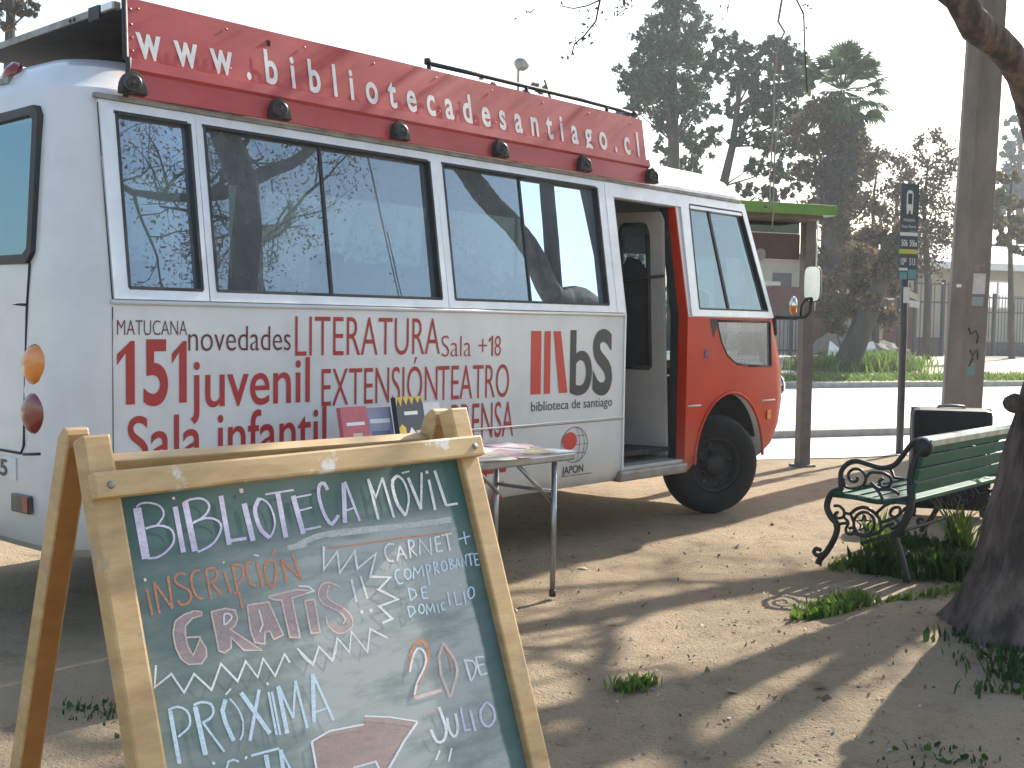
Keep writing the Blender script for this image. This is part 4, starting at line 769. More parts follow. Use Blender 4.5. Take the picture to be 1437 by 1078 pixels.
CHALK = {"lilac":[[1,687,571,831,563,691,1440,834,1437],[1,760,567,739,543,793,540,775,513,843,515,835,482,913,512,916,478,993,522,1002,490,1071,547,1087,516,1136,582,1160,556,1175,629,1206,612,1192,681,1228,675,1189,728,1223,735,1164,777,1193,795,1101,841,1125,864,1041,893,1064,917],[1,844,951,838,914,942,933,938,896,1061,925,1066,887,1164,950,1180,914,1247,991,1273,962,1286,1040,1323,1023,1300,1099,1340,1095,1294,1168,1333,1176,1263,1238,1296,1258,1193,1306,1218,1334,1106,1364,1125,1396,1022,1403,1035,1438,941,1425,945,1462,856,1422,852,1459,789,1413,783,1449],[1,1385,628,1479,623,1388,1428,1481,1426],[1,1569,573,1684,564,1590,1438,1704,1433],[1,1603,594,1589,558,1655,573,1644,537,1727,553,1722,515,1810,546,1812,507,1891,549,1900,511,1950,566,1969,530,1994,593,2024,563,2028,633,2067,613,2042,678,2086,676,2026,731,2064,746,1987,785,2019,810,1935,829,1959,860,1867,868,1884,902,1769,907,1782,943,1686,936,1698,972],[1,1725,953,1715,916,1813,930,1806,892,1923,911,1923,872,2019,919,2030,881,2103,944,2124,910,2163,987,2196,960,2195,1038,2238,1027,2192,1092,2233,1100,2159,1158,2196,1176,2098,1240,2130,1264,2020,1316,2046,1346,1930,1366,1947,1400,1838,1400,1850,1436,1752,1423,1760,1460,1688,1435,1695,1472],[1,2270,534,2365,529,2255,1416,2349,1414],[1,2315,1377,2317,1318,2658,1378,2660,1319],[1,2685,727,2793,716,2721,1416,2829,1407],[1,3034,640,3096,687,2970,707,3036,750,2901,805,2980,829,2880,905,2964,906,2885,1011,2968,1001,2902,1139,2984,1122,2941,1268,3017,1233,3019,1365,3084,1315,3088,1427,3149,1373],[1,3055,679,3076,648,3119,712,3143,682,3189,764,3222,741,3229,840,3267,826,3254,933,3294,925,3266,1041,3306,1038,3260,1144,3300,1149,3230,1227,3267,1239,3189,1295,3222,1313,3142,1351,3172,1373,3104,1388,3133,1411],[1,3196,624,3198,588,3799,606,3801,569],[1,3401,613,3503,608,3393,1446,3494,1443],[1,3710,701,3815,688,3767,1428,3871,1418],[1,3786,749,3786,718,4155,729,4156,698],[1,3784,1007,3782,976,4114,973,4112,941],[1,3783,1377,3783,1338,4223,1356,4223,1318],[1,4562,659,4488,675,4548,590,4475,611,4513,508,4455,564,4431,491,4435,559,4353,527,4406,573,4305,602,4375,622,4277,704,4351,708,4273,842,4347,837,4284,988,4358,976,4310,1117,4382,1099,4346,1225,4416,1202,4387,1314,4449,1272,4470,1365,4470,1284,4592,1278,4541,1234,4680,1193,4624,1152],[1,4867,565,4966,573,4710,1332,4808,1342],[1,4924,553,4980,541,5072,1348,5128,1338],[1,4816,1132,4810,1101,5065,1087,5060,1055],[1,6478,5226,6529,5230,6463,5683,6515,5652,6632,5708,6637,5670],[1,6688,5335,6751,5337,6702,5740,6764,5744],[1,7146,5260,7181,5299,7050,5305,7089,5342,6945,5382,6999,5408,6907,5503,6967,5512,6914,5625,6973,5616,6978,5716,7021,5686,7081,5766,7083,5716,7202,5732,7165,5692,7298,5653,7243,5628,7334,5541,7273,5533,7326,5423,7266,5432,7256,5328,7207,5352,7186,5265,7141,5294]],"white":[[1,1419,509,1401,463,1463,491,1445,446],[1,5466,555,5528,548,5504,1375,5565,1370],[1,5471,558,5523,545,5579,965,5595,887,5860,570,5815,551],[1,5809,564,5866,557,5880,1383,5936,1377],[1,6207,530,6233,589,6129,558,6167,613,6037,620,6106,654,6001,725,6080,730,5993,847,6072,842,6000,995,6079,984,6028,1149,6105,1128,6097,1291,6170,1261,6160,1393,6231,1361],[1,6200,576,6240,543,6246,613,6289,582,6296,674,6347,652,6331,771,6385,758,6349,885,6404,879,6347,997,6402,998,6320,1113,6372,1123,6244,1255,6293,1271,6172,1368,6219,1386],[1,6329,534,6328,500,6530,513,6529,479],[1,6426,632,6499,616,6571,1303,6645,1288],[1,6635,1299,6581,1292,6856,556,6801,550],[1,6934,719,7002,714,6926,1353,6993,1350],[1,6931,599,6919,537,7003,584,6990,522],[1,7129,551,7207,539,7225,1298,7303,1288],[1,7262,1317,7266,1269,7575,1313,7578,1265],[1,5780,1885,5762,1915,5727,1864,5713,1895,5650,1853,5657,1888,5577,1892,5603,1916,5520,1949,5557,1963,5500,2016,5540,2018,5502,2084,5541,2079,5519,2148,5556,2135,5556,2203,5585,2177,5625,2228,5638,2196,5683,2236,5691,2204],[1,5879,1951,5916,1962,5747,2214,5784,2225],[1,5878,1962,5917,1951,5983,2222,6022,2211],[1,5824,2129,5825,2097,5983,2127,5984,2094],[1,6110,1859,6151,1860,6077,2217,6118,2219],[1,6121,1875,6139,1844,6226,1913,6269,1891,6219,1982,6259,2002,6120,2027,6139,2056],[1,6115,2038,6151,2020,6245,2212,6280,2195],[1,6348,2203,6308,2197,6418,1915,6410,1856,6620,2259,6609,2200,6695,1897,6653,1894],[1,6768,1898,6811,1898,6750,2200,6793,2200],[1,6789,1915,6790,1881,6924,1912,6925,1878],[1,6783,2059,6782,2026,6919,2052,6918,2018],[1,6774,2209,6774,2175,6925,2204,6925,2171],[1,6961,1898,6962,1865,7251,1892,7252,1858],[1,7090,1889,7133,1888,7080,2221,7123,2221],[1,4165,1710,4217,1717,4067,2173,4115,2102,4438,1888,4481,1813,4400,2287,4441,2212,4823,1932,4865,1855,4790,2273,4844,2203,5274,2043,5345,1980,5027,2443,5108,2410,5467,2519,5569,2503,5147,2695,5242,2697,5537,2940,5638,2961,5084,2991,5176,3024,5314,3269,5408,3300,5116,3304,5129,3349],[1,3216,3432,3246,3416,3479,3779,3478,3722,3675,3519,3676,3461,3883,3817,3878,3760,4086,3435,4083,3377,4284,3735,4277,3677,4414,3379,4408,3320,4668,3813,4662,3754,4836,3409,4816,3352,5155,3630,5181,3604],[1,4620,2408,4666,2407,4631,2838,4676,2838],[1,4833,2383,4879,2378,4885,2823,4931,2819],[1,4694,3075,4686,3013,4760,3070,4752,3008],[1,4899,3078,4892,3016,4966,3073,4958,3011],[1,667,1807,656,1757,709,1799,698,1749],[1,2123,1726,2114,1696,2157,1717,2148,1687],[1,2731,1673,2742,1647,2827,1706,2839,1680],[1,1953,2581,1981,2587,1929,2669,1958,2674,1916,2768,1948,2743,1974,2771,1966,2744,2032,2739,2015,2717,2081,2702,2059,2684,2116,2655,2084,2651,2098,2609,2074,2624,2058,2576,2045,2601,2007,2569,2006,2595,1966,2571,1968,2597],[1,2619,2626,2649,2624,2639,2887,2669,2895,2552,3002,2577,3018],[1,3495,2359,3505,2328,3697,2404,3719,2376,3764,2477,3827,2499,3624,2491,3629,2523],[1,602,3171,637,3181,515,3539,554,3492,843,3391,860,3344,1007,3739,1015,3678,1239,3479,1239,3422,1494,3804,1490,3741,1743,3421,1741,3357,1986,3768,1985,3704,2199,3472,2202,3407,2368,3783,2368,3718,2534,3495,2535,3429,2697,3832,2703,3767,2957,3501,2966,3435,3013,3642,3053,3630],[1,3254,3513,3282,3500,3352,3668,3378,3653,3488,3803,3481,3753,3590,3634,3560,3620,3669,3504,3666,3453,3770,3637,3798,3623,3898,3806,3896,3754,4009,3645,3978,3633,4078,3464,4045,3454],[1,1735,3916,1714,3891,1851,3841,1830,3816],[1,2511,3919,2503,3874,2556,3915,2548,3870],[1,1874,5016,1848,4988,1918,4984,1892,4956],[1,3136,5038,3180,5043,3123,5621,3166,5626],[1,3164,5055,3153,5026,3552,4972,3546,4941,4272,5031,4272,4999],[1,4318,4892,4326,4867,4835,5029,4845,5004,5433,5255,5445,5231],[1,5417,5239,5454,5273,5031,5501,5069,5534,4423,6012,4462,6043],[1,3880,5701,3877,5668,4345,5718,4377,5686,4429,6005,4469,6001],[1,5530,4344,5485,4329,5575,4247,5530,4231,5641,4129,5598,4110,5725,4025,5686,4000,5803,3962,5785,3920,5853,3971,5880,3935,5898,4018,5943,4001,5923,4093,5973,4090,5920,4182,5969,4192,5876,4264,5920,4284,5804,4349,5843,4374,5708,4438,5746,4464,5608,4535,5650,4557,5529,4660,5573,4679,5475,4761,5519,4778],[1,6833,4392,6893,4391,6865,4809,6924,4809],[1,6822,4401,6831,4367,6923,4422,6937,4389,7027,4457,7057,4430,7069,4508,7113,4498,7078,4571,7124,4577,7038,4646,7079,4663,6978,4718,7014,4740,6922,4766,6955,4791,6879,4796,6910,4822],[1,7110,4389,7163,4388,7139,4751,7192,4750],[1,7133,4406,7139,4372,7342,4434,7348,4400],[1,7127,4567,7128,4533,7321,4578,7322,4544],[1,7168,4768,7163,4733,7348,4762,7343,4727],[1,5965,5112,6031,5108,5986,5215,6052,5212,6008,5347,6075,5345,6022,5463,6089,5467,6017,5565,6083,5581,5973,5650,6031,5681,5914,5702,5953,5751,5856,5711,5849,5766,5804,5685,5750,5717,5761,5575,5697,5582,5733,5457,5668,5462],[1,6105,5335,6165,5345,6092,5422,6152,5430,6087,5533,6147,5534,6112,5636,6170,5627,6158,5723,6200,5685,6237,5741,6219,5689,6302,5702,6252,5670,6343,5631,6285,5612,6371,5537,6310,5526,6379,5412,6318,5406,6380,5308,6319,5304],[1,5779,5860,5823,5887,5648,6006,5691,6032],[1,6065,5896,6103,5913,5930,6111,5968,6129]],"peach":[[1,2697,528,2696,449,2776,523,2775,443],[1,1571,2454,1563,2481,1433,2418,1431,2446,1234,2449,1244,2476,1062,2531,1086,2551,989,2730,1018,2735,991,2970,1020,2967,1047,3168,1073,3155,1168,3294,1182,3269,1408,3328,1396,3299,1531,3219,1502,3205,1547,3072,1516,3076,1460,2882,1455,2932,1284,3129,1278,3178,1234,2988,1205,2992,1222,2816,1192,2814,1252,2656,1225,2640,1393,2558,1381,2531,1568,2544,1542,2518,1582,2470,1552,2465],[1,1741,2513,1740,2484,2019,2508,2025,2479,2168,2565,2196,2546,2187,2691,2219,2697,2118,2803,2140,2827,1995,2845,2050,2856,2221,3046,2243,3026,2523,3310,2574,3335,2220,3242,2202,3267,2012,2969,2024,3019,1969,3155,1997,3174,1849,3209,1849,3241,1766,3165,1736,3180,1756,2499,1726,2499],[1,2429,2524,2430,2495,2836,2539,2862,2511,2910,2830,2943,2824,2994,3131,3034,3153,2822,3165,2798,3200,2779,3011,2753,3041,2649,3015,2676,3043,2608,3205,2633,3244,2456,3156,2428,3177,2415,2955,2383,2956,2446,2510,2414,2508],[1,2844,2447,2842,2417,3431,2419,3434,2388,3764,2486,3828,2490,3304,2524,3339,2551,3317,3232,3352,3269,3147,3199,3114,3222,3125,2523,3092,2548,2988,2500,2976,2528,2852,2420,2834,2444],[1,3570,2643,3573,2613,3757,2653,3793,2625,3741,3223,3776,3255,3587,3212,3552,3240,3589,2628,3554,2628],[1,1212,2852,1216,2823,1473,2893,1478,2863],[1,4381,2500,4362,2521,4285,2438,4268,2460,4163,2377,4153,2403,4056,2367,4059,2394,3962,2397,3981,2418,3892,2480,3920,2491,3859,2582,3890,2584,3879,2679,3907,2670,3946,2773,3968,2756,4081,2859,4098,2839,4216,2941,4238,2923,4294,3026,4321,3014,4327,3096,4361,3098,4300,3140,4325,3157,4257,3169,4276,3189],[1,3933,2976,3963,2978,3928,3063,3958,3063,3944,3173,3973,3165,4019,3272,4042,3255,4125,3344,4136,3320,4250,3354,4247,3328,4368,3329,4356,3305,4450,3288,4428,3268,4501,3225,4471,3215,4511,3138,4480,3139,4485,3044,4456,3053,4424,2954,4398,2969,4337,2868,4315,2887,4221,2786,4201,2805,4120,2711,4096,2727,4077,2650,4047,2658,4070,2592,4039,2588,4111,2511,4084,2499,4160,2443,4134,2430],[1,5487,4850,5481,4784,6157,4852,6151,4785],[1,6408,3939,6465,3967,6225,4184,6288,4202,6184,4531,6249,4532,6276,4998,6340,4994],[1,6401,3978,6464,3956,6479,4108,6543,4088,6560,4269,6627,4256,6596,4403,6666,4400,6595,4526,6665,4539,6539,4638,6602,4664,6457,4749,6518,4778,6369,4876,6429,4904,6299,4973,6359,5001]],"pale_film":[[1,3442,1688,3441,1584,3848,1674,3848,1569],[1,3687,1658,3654,1559,3844,1614,3815,1514,4062,1568,4046,1464,4284,1549,4283,1443,4571,1547,4579,1439,4984,1564,4998,1455,5454,1590,5470,1480,5920,1615,5936,1503,6393,1636,6407,1523,6916,1646,6928,1531,7328,1650,7339,1534],[1,4345,1566,4352,1498,5450,1602,5458,1532,5946,1617,5954,1545]],"orange":[[1,4266,1768,4268,1741,5093,1798,5096,1771,6018,1812,6020,1784,7258,1862,7262,1833],[1,667,1923,709,1922,686,2377,728,2376],[1,806,1837,848,1837,811,2367,853,2368],[1,808,1846,846,1828,1049,2332,1088,2315],[1,1067,1780,1110,1782,1047,2322,1090,2324],[1,1420,1780,1404,1819,1369,1761,1356,1801,1298,1749,1302,1792,1226,1774,1249,1810,1172,1824,1218,1839,1181,1894,1223,1879,1227,1963,1259,1934,1314,2022,1340,1989,1390,2077,1427,2052,1412,2137,1457,2132,1408,2194,1451,2207,1379,2236,1411,2266,1334,2265,1352,2304,1281,2275,1281,2316,1240,2268,1212,2304,1224,2238,1182,2252,1216,2200,1174,2208],[1,1682,1753,1676,1795,1623,1747,1623,1789,1547,1758,1570,1797,1495,1816,1534,1837,1465,1896,1509,1904,1461,2001,1505,1999,1474,2106,1518,2097,1506,2189,1546,2171,1551,2252,1580,2218,1606,2271,1613,2229,1647,2270,1645,2228],[1,1764,1780,1809,1780,1761,2284,1806,2284],[1,1791,1800,1782,1759,1852,1788,1848,1746,1913,1788,1933,1746,1947,1822,1988,1799,1964,1869,2012,1867,1951,1914,1993,1933,1916,1955,1945,1989,1854,1982,1869,2021,1794,1998,1806,2038],[1,1829,2025,1869,2005,1965,2261,2005,2241],[1,2091,1857,2138,1851,2145,2262,2191,2257],[1,2268,1779,2315,1778,2274,2236,2321,2236],[1,2290,1800,2294,1757,2358,1805,2367,1762,2424,1820,2453,1782,2450,1852,2495,1835,2457,1899,2505,1900,2444,1957,2489,1971,2410,2017,2448,2042,2341,2079,2373,2111,2277,2128,2307,2160],[1,2677,1757,2669,1800,2621,1750,2623,1794,2549,1769,2589,1803,2525,1857,2573,1862,2522,1956,2570,1956,2525,2059,2572,2053,2548,2156,2592,2133,2620,2213,2647,2177,2683,2241,2705,2203],[1,2746,1807,2795,1804,2768,2251,2816,2249],[1,3139,1792,3132,1835,3062,1783,3060,1827,2965,1792,2989,1834,2905,1853,2948,1875,2873,1938,2921,1945,2866,2048,2915,2046,2880,2157,2928,2147,2915,2249,2958,2226,2978,2311,2983,2251,3047,2260,3007,2233,3097,2163,3050,2150,3139,1994,3090,1986,3168,1841,3119,1835],[1,3124,1718,3090,1687,3206,1647,3171,1616],[1,3242,1823,3292,1820,3257,2238,3307,2236],[1,3246,1834,3288,1808,3571,2253,3613,2227],[1,3487,1754,3537,1747,3567,2243,3617,2237],[1,2217,2286,2215,2250,2299,2281,2336,2243,2311,2560,2351,2559],[1,5544,4345,5470,4328,5579,4220,5505,4202,5635,4072,5565,4045,5721,3951,5657,3915,5811,3863,5760,3815,5875,3834,5859,3769,5917,3840,5960,3783,5966,3893,6036,3866,6000,3979,6079,3972,5998,4065,6076,4076,5967,4158,6041,4182,5910,4251,5978,4284,5827,4349,5889,4388,5705,4464,5764,4505,5583,4581,5646,4618,5503,4697,5571,4727,5455,4782,5524,4810],[1,6423,3985,6455,3981,6478,4214,6511,4212,6470,4530,6503,4532]],"blue":[[1,7383,2034,7381,2005,7703,2010,7701,1981],[1,7542,1882,7580,1881,7533,2152,7570,2151],[1,5781,2387,5778,2414,5733,2384,5736,2412,5672,2399,5695,2422,5634,2459,5666,2467,5619,2531,5653,2530,5640,2611,5672,2601,5683,2679,5705,2653,5748,2684,5743,2656,5796,2669,5785,2644],[1,5885,2414,5916,2425,5861,2457,5893,2465,5842,2515,5877,2515,5862,2579,5893,2567,5905,2628,5919,2597,5971,2614,5952,2590,6021,2570,5989,2558,6036,2498,6001,2498,6023,2426,5992,2446,5958,2406,5951,2433,5901,2405,5900,2433],[1,6069,2625,6036,2620,6101,2515,6068,2508,6125,2440,6124,2391,6136,2479,6168,2468,6182,2566,6191,2516,6271,2477,6244,2460,6310,2431,6330,2383,6305,2507,6340,2508,6291,2624,6326,2626],[1,6403,2396,6438,2396,6386,2808,6422,2809],[1,6412,2409,6429,2384,6501,2445,6545,2431,6466,2524,6493,2547,6406,2537,6415,2564],[1,6605,2374,6641,2375,6583,2632,6618,2633],[1,6614,2387,6632,2363,6689,2421,6734,2408,6660,2477,6688,2498,6613,2492,6626,2518],[1,6605,2513,6635,2497,6703,2633,6733,2617],[1,6835,2388,6864,2404,6803,2424,6835,2437,6774,2478,6811,2481,6783,2546,6818,2538,6817,2605,6839,2575,6885,2600,6869,2573,6939,2559,6905,2545,6953,2486,6917,2486,6943,2413,6909,2429,6895,2387,6881,2414,6853,2382,6847,2410],[1,7003,2382,7040,2382,6994,2592,7030,2593],[1,7014,2395,7029,2369,7062,2411,7081,2386,7082,2423,7142,2422,7058,2437,7081,2459,6998,2478,7059,2474,7071,2515,7093,2491,7101,2532,7161,2531,7068,2554,7088,2577,7004,2580,7020,2605],[1,7163,2604,7128,2596,7219,2424,7222,2373,7253,2583,7289,2576],[1,7175,2539,7173,2510,7256,2533,7253,2504],[1,7338,2589,7302,2585,7368,2393,7366,2341,7427,2603,7426,2551,7492,2358,7455,2354],[1,7490,2373,7491,2344,7681,2374,7683,2345],[1,7555,2370,7593,2371,7541,2597,7578,2598],[1,7676,2375,7714,2375,7657,2615,7695,2616],[1,7694,2389,7696,2360,7799,2391,7801,2362],[1,7676,2508,7679,2479,7781,2511,7783,2482],[1,7677,2624,7678,2596,7783,2625,7784,2596],[1,5868,2774,5902,2774,5863,3026,5897,3027],[1,5873,2798,5890,2774,6007,2857,6039,2839,6024,2946,6061,2960,5871,3015,5888,3038],[1,6172,2824,6207,2825,6161,3040,6196,3041],[1,6189,2838,6190,2811,6318,2839,6319,2811],[1,6176,2939,6179,2911,6303,2947,6306,2920],[1,6177,3054,6180,3026,6303,3063,6306,3035],[1,5759,3122,5792,3122,5764,3336,5797,3336],[1,5770,3135,5781,3109,5893,3168,5922,3147,5911,3244,5948,3256,5770,3325,5790,3347],[1,6057,3129,6087,3143,6026,3171,6056,3183,5997,3226,6033,3229,6010,3282,6043,3272,6048,3326,6064,3296,6111,3319,6096,3293,6162,3283,6129,3269,6173,3218,6138,3218,6161,3154,6129,3170,6115,3129,6102,3155,6075,3123,6069,3150],[1,6204,3362,6169,3358,6219,3255,6185,3251,6226,3188,6223,3138,6234,3232,6267,3223,6280,3326,6287,3277,6351,3245,6322,3230,6375,3202,6390,3154,6371,3260,6406,3260,6364,3356,6399,3358],[1,6470,3209,6505,3209,6472,3377,6507,3377],[1,6649,3176,6668,3199,6564,3218,6599,3233,6564,3358,6599,3326,6670,3345,6664,3318],[1,6792,3005,6828,3006,6778,3289,6813,3290],[1,6948,3045,6984,3045,6940,3319,6977,3291,7095,3317,7094,3289],[1,7194,3073,7230,3074,7177,3307,7213,3308],[1,7161,2951,7152,2924,7190,2946,7181,2918],[1,7388,3003,7415,3022,7335,3048,7365,3065,7284,3111,7321,3119,7287,3190,7324,3183,7323,3255,7346,3224,7402,3247,7386,3220,7469,3201,7435,3186,7495,3124,7458,3120,7495,3046,7458,3058,7451,3011,7430,3036,7408,2999,7395,3026],[1,687,3933,757,3938,691,4776,761,4783],[1,696,3935,686,3900,768,3922,761,3885,853,3920,860,3884,927,3955,949,3926,985,4010,1019,3992,1010,4081,1049,4078,1011,4157,1050,4164,998,4213,1034,4231,959,4262,987,4290,863,4313,883,4346,771,4352,789,4385],[1,1111,3970,1199,3973,1144,4759,1231,4764],[1,1138,3964,1125,3924,1201,3950,1191,3909,1279,3945,1281,3903,1357,3967,1374,3930,1417,4006,1454,3980,1439,4062,1485,4059,1435,4123,1480,4138,1405,4167,1439,4196,1355,4200,1378,4238,1285,4221,1298,4261,1222,4231,1233,4271],[1,1230,4274,1267,4260,1501,4800,1539,4787],[1,1675,3960,1744,3996,1575,4136,1653,4155,1597,4352,1672,4347,1681,4673,1755,4663],[1,1770,3991,1797,3977,1823,4067,1850,4054,1882,4171,1911,4163,1917,4285,1948,4282,1932,4402,1964,4405,1912,4514,1943,4523,1878,4605,1906,4620,1843,4652,1868,4672,1816,4674,1838,4696],[1,1970,3947,2046,3920,2356,4727,2434,4702],[1,2321,3942,2380,3965,1975,4728,2033,4753],[1,2494,4035,2538,4038,2493,4765,2536,4769],[1,2557,4050,2600,4052,2562,4783,2606,4786],[1,2676,3987,2758,3991,2678,4792,2761,4798],[1,2703,3984,2751,3976,2866,4576,2914,4569],[1,2910,4579,2870,4567,3089,3967,3048,3956],[1,3042,3962,3095,3962,3096,4802,3149,4803],[1,3397,3916,3477,3931,3236,4727,3315,4744],[1,3412,3927,3462,3919,3643,4798,3694,4791],[1,3343,4591,3339,4559,3598,4581,3593,4548],[1,1262,4920,1297,4889,1302,4958,1337,4928],[1,1475,5166,1441,5148,1571,4983,1545,4950,1654,4978,1662,4943,1736,5030,1755,5002],[1,1981,4998,1978,4958,2518,5014,2515,4974],[1,2205,5032,2290,5041,2199,5475,2283,5485],[1,2499,5016,2575,5027,2461,5544,2536,5556],[1,2517,5025,2556,5019,2687,5565,2726,5560],[1,1586,5136,1620,5083,1701,5205,1769,5172,1716,5345,1787,5346]],"pink":[[0,1567,2467,1432,2432,1239,2463,1074,2541,1004,2732,1005,2968,1060,3161,1175,3281,1402,3314,1516,3212,1532,3074,1458,2907,1281,3153,1220,2990,1207,2815,1239,2648,1387,2544,1555,2531],[0,1741,2499,2022,2493,2182,2555,2203,2694,2129,2815,2023,2851,2232,3036,2548,3323,2211,3255,2018,2994,1983,3164,1849,3225,1751,3173],[0,2430,2509,2849,2525,2926,2827,3014,3142,2810,3182,2766,3026,2663,3029,2620,3224,2442,3167,2399,2956],[0,2843,2432,3433,2403,3796,2488,3322,2537,3334,3250,3130,3211,3109,2536,2982,2514],[0,3571,2628,3775,2639,3758,3239,3570,3226],[1,4292,2405,4216,2527,4228,2377,4164,2504,4131,2350,4114,2491,4029,2362,4086,2494,3941,2413,4061,2508,3878,2509,4030,2555,3854,2624,4018,2611,3899,2725,4039,2657,3983,2815,4098,2719,4107,2903,4211,2800,4222,2988,4341,2895,4301,3076,4441,3007,4336,3143,4506,3128,4327,3180,4478,3245,4301,3205,4390,3326,4259,3214,4268,3353,4212,3206,4136,3331,4155,3159,4035,3246,4100,3096,3973,3175],[1,5682,5185,5669,5136,6018,5152,6005,5102]],"rust":[[0,3158,5041,3484,4967,4272,5015,4325,4867,5439,5243,5044,5543,4449,6003,4416,5743,3116,5616]]}
LIFT = {'pale_film': 0, 'pink': 1, 'rust': 1, 'orange': 2, 'peach': 3, 'lilac': 4, 'white': 5, 'blue': 6}
for col, strokes in CHALK.items():
    mb = MB(); cz = -.0194+.00025*LIFT[col]
    for i, sk in enumerate(strokes):
        cc = cz+.00003*(i % 7); v = [A(sk[1+2*j]*1e-4, sk[2+2*j]*1e-4, cc) for j in range((len(sk)-1)//2)]
        if sk[0] == 0: mb.add(v, [tuple(range(len(v)))])
        else: mb.add(v, [(2*j, 2*j+1, 2*j+3, 2*j+2) for j in range(len(v)//2-1)])
    mb.build('chalk_writing', CH[col], aframe, fix=False)

# ------------------------------------------------------------------ folding table, books, papers
TO = BUS_O; tab = empty('folding_table', TO, BUS_YAW, 'long folding table with pale top and steel legs set along the side of the bus', 'table')
TZ = .757; tu0, tu1, tv0, tv1 = .42, 2.225, .30, .80
mb = MB(); n = 6; pl = []
for cx, cy, a0 in ((tu1-.04, tv1-.04, 0), (tu0+.04, tv1-.04, 1), (tu0+.04, tv0+.04, 2), (tu1-.04, tv0+.04, 3)):
    for k in range(n): a = math.pi/2*(a0+k/(n-1)); pl.append(P(cx+.04*math.cos(a), cy+.04*math.sin(a), TZ-.045))
mb.prism(pl, (0, 0, .040)); mb.build('table_rim', M_steel, tab, bevel=.008)
mb = MB(); mb.prism([p+Vector((0, 0, .041)) for p in pl], (0, 0, .004)); mb.build('tabletop', M_ttop, tab)
for u in (2.08, .58):
    for v in (.76, .345):
        mb = MB(); mb.tube([P(u, v, TZ-.05), P(u, v, .02)], .0145, 12); lg = mb.build('leg', M_steel, tab)
        mb = MB(); mb.lathe([(.018, 0), (.018, .03), (.015, .035)], P(u, v, .0), (0, 0, 1), 12); mb.build('leg_cap', M_rubber, lg)
    s = -1 if u > 1 else 1
    for v in (.74, .365):
        mb = MB(); mb.tube([P(u, v, .50), P(u+s*.26, v, TZ-.05)], .011, 10); mb.build('leg_brace', M_steel, tab)
    mb = MB(); mb.tube([P(u, .345, .55), P(u, .76, .55)], .010, 8); mb.build('crossbar', M_steel, tab)
def book(u, v, wdt, hgt, th, lean, yaw, cover, label, detail):
    b = empty('book', BUS_O, BUS_YAW, label, 'book', 'books displayed on the table')
    Rm = Matrix.Rotation(yaw, 3, 'Z') @ Matrix.Rotation(lean, 3, 'X'); c = P(u, v, TZ+.001)
    def q(x, y, z): return c+Rm @ Vector((x, y, z))
    # faces the near side: local -y
    mb = MB(); mb.prism([q(0, -th, 0), q(wdt, -th, 0), q(wdt, -th, hgt), q(0, -th, hgt)], Rm @ Vector((0, .003, 0))); mb.prism([q(0, -.003, 0), q(wdt, -.003, 0), q(wdt, -.003, hgt), q(0, -.003, hgt)], Rm @ Vector((0, .003, 0)))
    mb.prism([q(-.002, -th, 0), q(0, -th, 0), q(0, -th, hgt), q(-.002, -th, hgt)], Rm @ Vector((0, th, 0))); mb.build('cover', cover, b)
    mb = MB(); mb.prism([q(.002, -th+.0035, .003), q(wdt-.004, -th+.0035, .003), q(wdt-.004, -th+.0035, hgt-.003), q(.002, -th+.0035, hgt-.003)], Rm @ Vector((0, th-.007, 0))); mb.build('pages', M_paper, b)
    for poly, mat in detail:
        mb = MB(); mb.add([q(x*wdt, -th-.0008, z*hgt) for x, z in poly], [tuple(range(len(poly)))]); mb.build('cover_print', mat, b, fix=False)
cr = lambda n_, c: pm(n_, c, rough=.4, scale=20)
M_pink = cr('pink_cover', (.50, .10, .13)); M_lil = cr('lilac_grey_cover', (.30, .29, .38)); M_nav = cr('navy_cover', (.02, .03, .05)); M_ylw = cr('yellow_print', (.65, .42, .04)); M_crm = cr('cream_print', (.62, .50, .32)); M_wpr = cr('white_print', (.75, .75, .75))
star = [(.0, .72)]+[(.0+k/12, (1.0 if k % 2 else .86)) for k in range(13)]+[(1., .72)]
book(.93, .46, .165, .265, .026, -.22, .06, M_pink, 'pink paperback standing upright on the table, leftmost of the three shown books', [([(.3, .04), (.75, .04), (.7, .52), (.35, .52)], M_crm), ([(.15, .66), (.85, .66), (.85, .72), (.15, .72)], M_wpr)])
book(1.105, .44, .15, .255, .02, -.25, -.05, M_lil, 'grey lilac paperback standing between the pink book and the dark book', [([(.1, .70), (.9, .70), (.9, .78), (.1, .78)], M_wpr), ([(.12, .1), (.88, .1), (.88, .55), (.12, .55)], cr('slate_print', (.14, .14, .2)))])
book(1.25, .48, .19, .30, .03, -.20, .08, M_nav, 'dark navy and yellow book standing upright on the table, tallest of the shown books', [([(0, .86), (.08, .97), (.16, .84), (.26, 1.0), (.36, .86), (.48, .99), (.58, .86), (.7, 1.), (.8, .88), (.92, .98), (1, .86), (1, 1), (0, 1)], M_ylw), ([(0, .02), (.25, .02), (.25, .5), (.12, .56), (0, .5)], M_ylw), ([(.3, .06), (.55, .05), (.6, .4), (.45, .5), (.32, .38)], M_wpr), ([(.25, .70), (.75, .70), (.75, .76), (.25, .76)], M_wpr), ([(.62, .08), (.92, .08), (.92, .44), (.62, .44)], M_crm)])
mb = MB(); c = P(1.46, .42, TZ); Rm = Matrix.Rotation(-.2, 3, 'X'); mb.prism([c+Rm @ Vector(p) for p in ((0, 0, .002), (.16, 0, .002), (.16, 0, .265), (0, 0, .265))], Rm @ Vector((0, .012, 0)))
o = mb.build('white_folder', M_wpr, None); o.location = BUS_O; o.rotation_euler = (0, 0, BUS_YAW); tag(o, 'plain white folder standing behind the dark book on the table', 'folder')
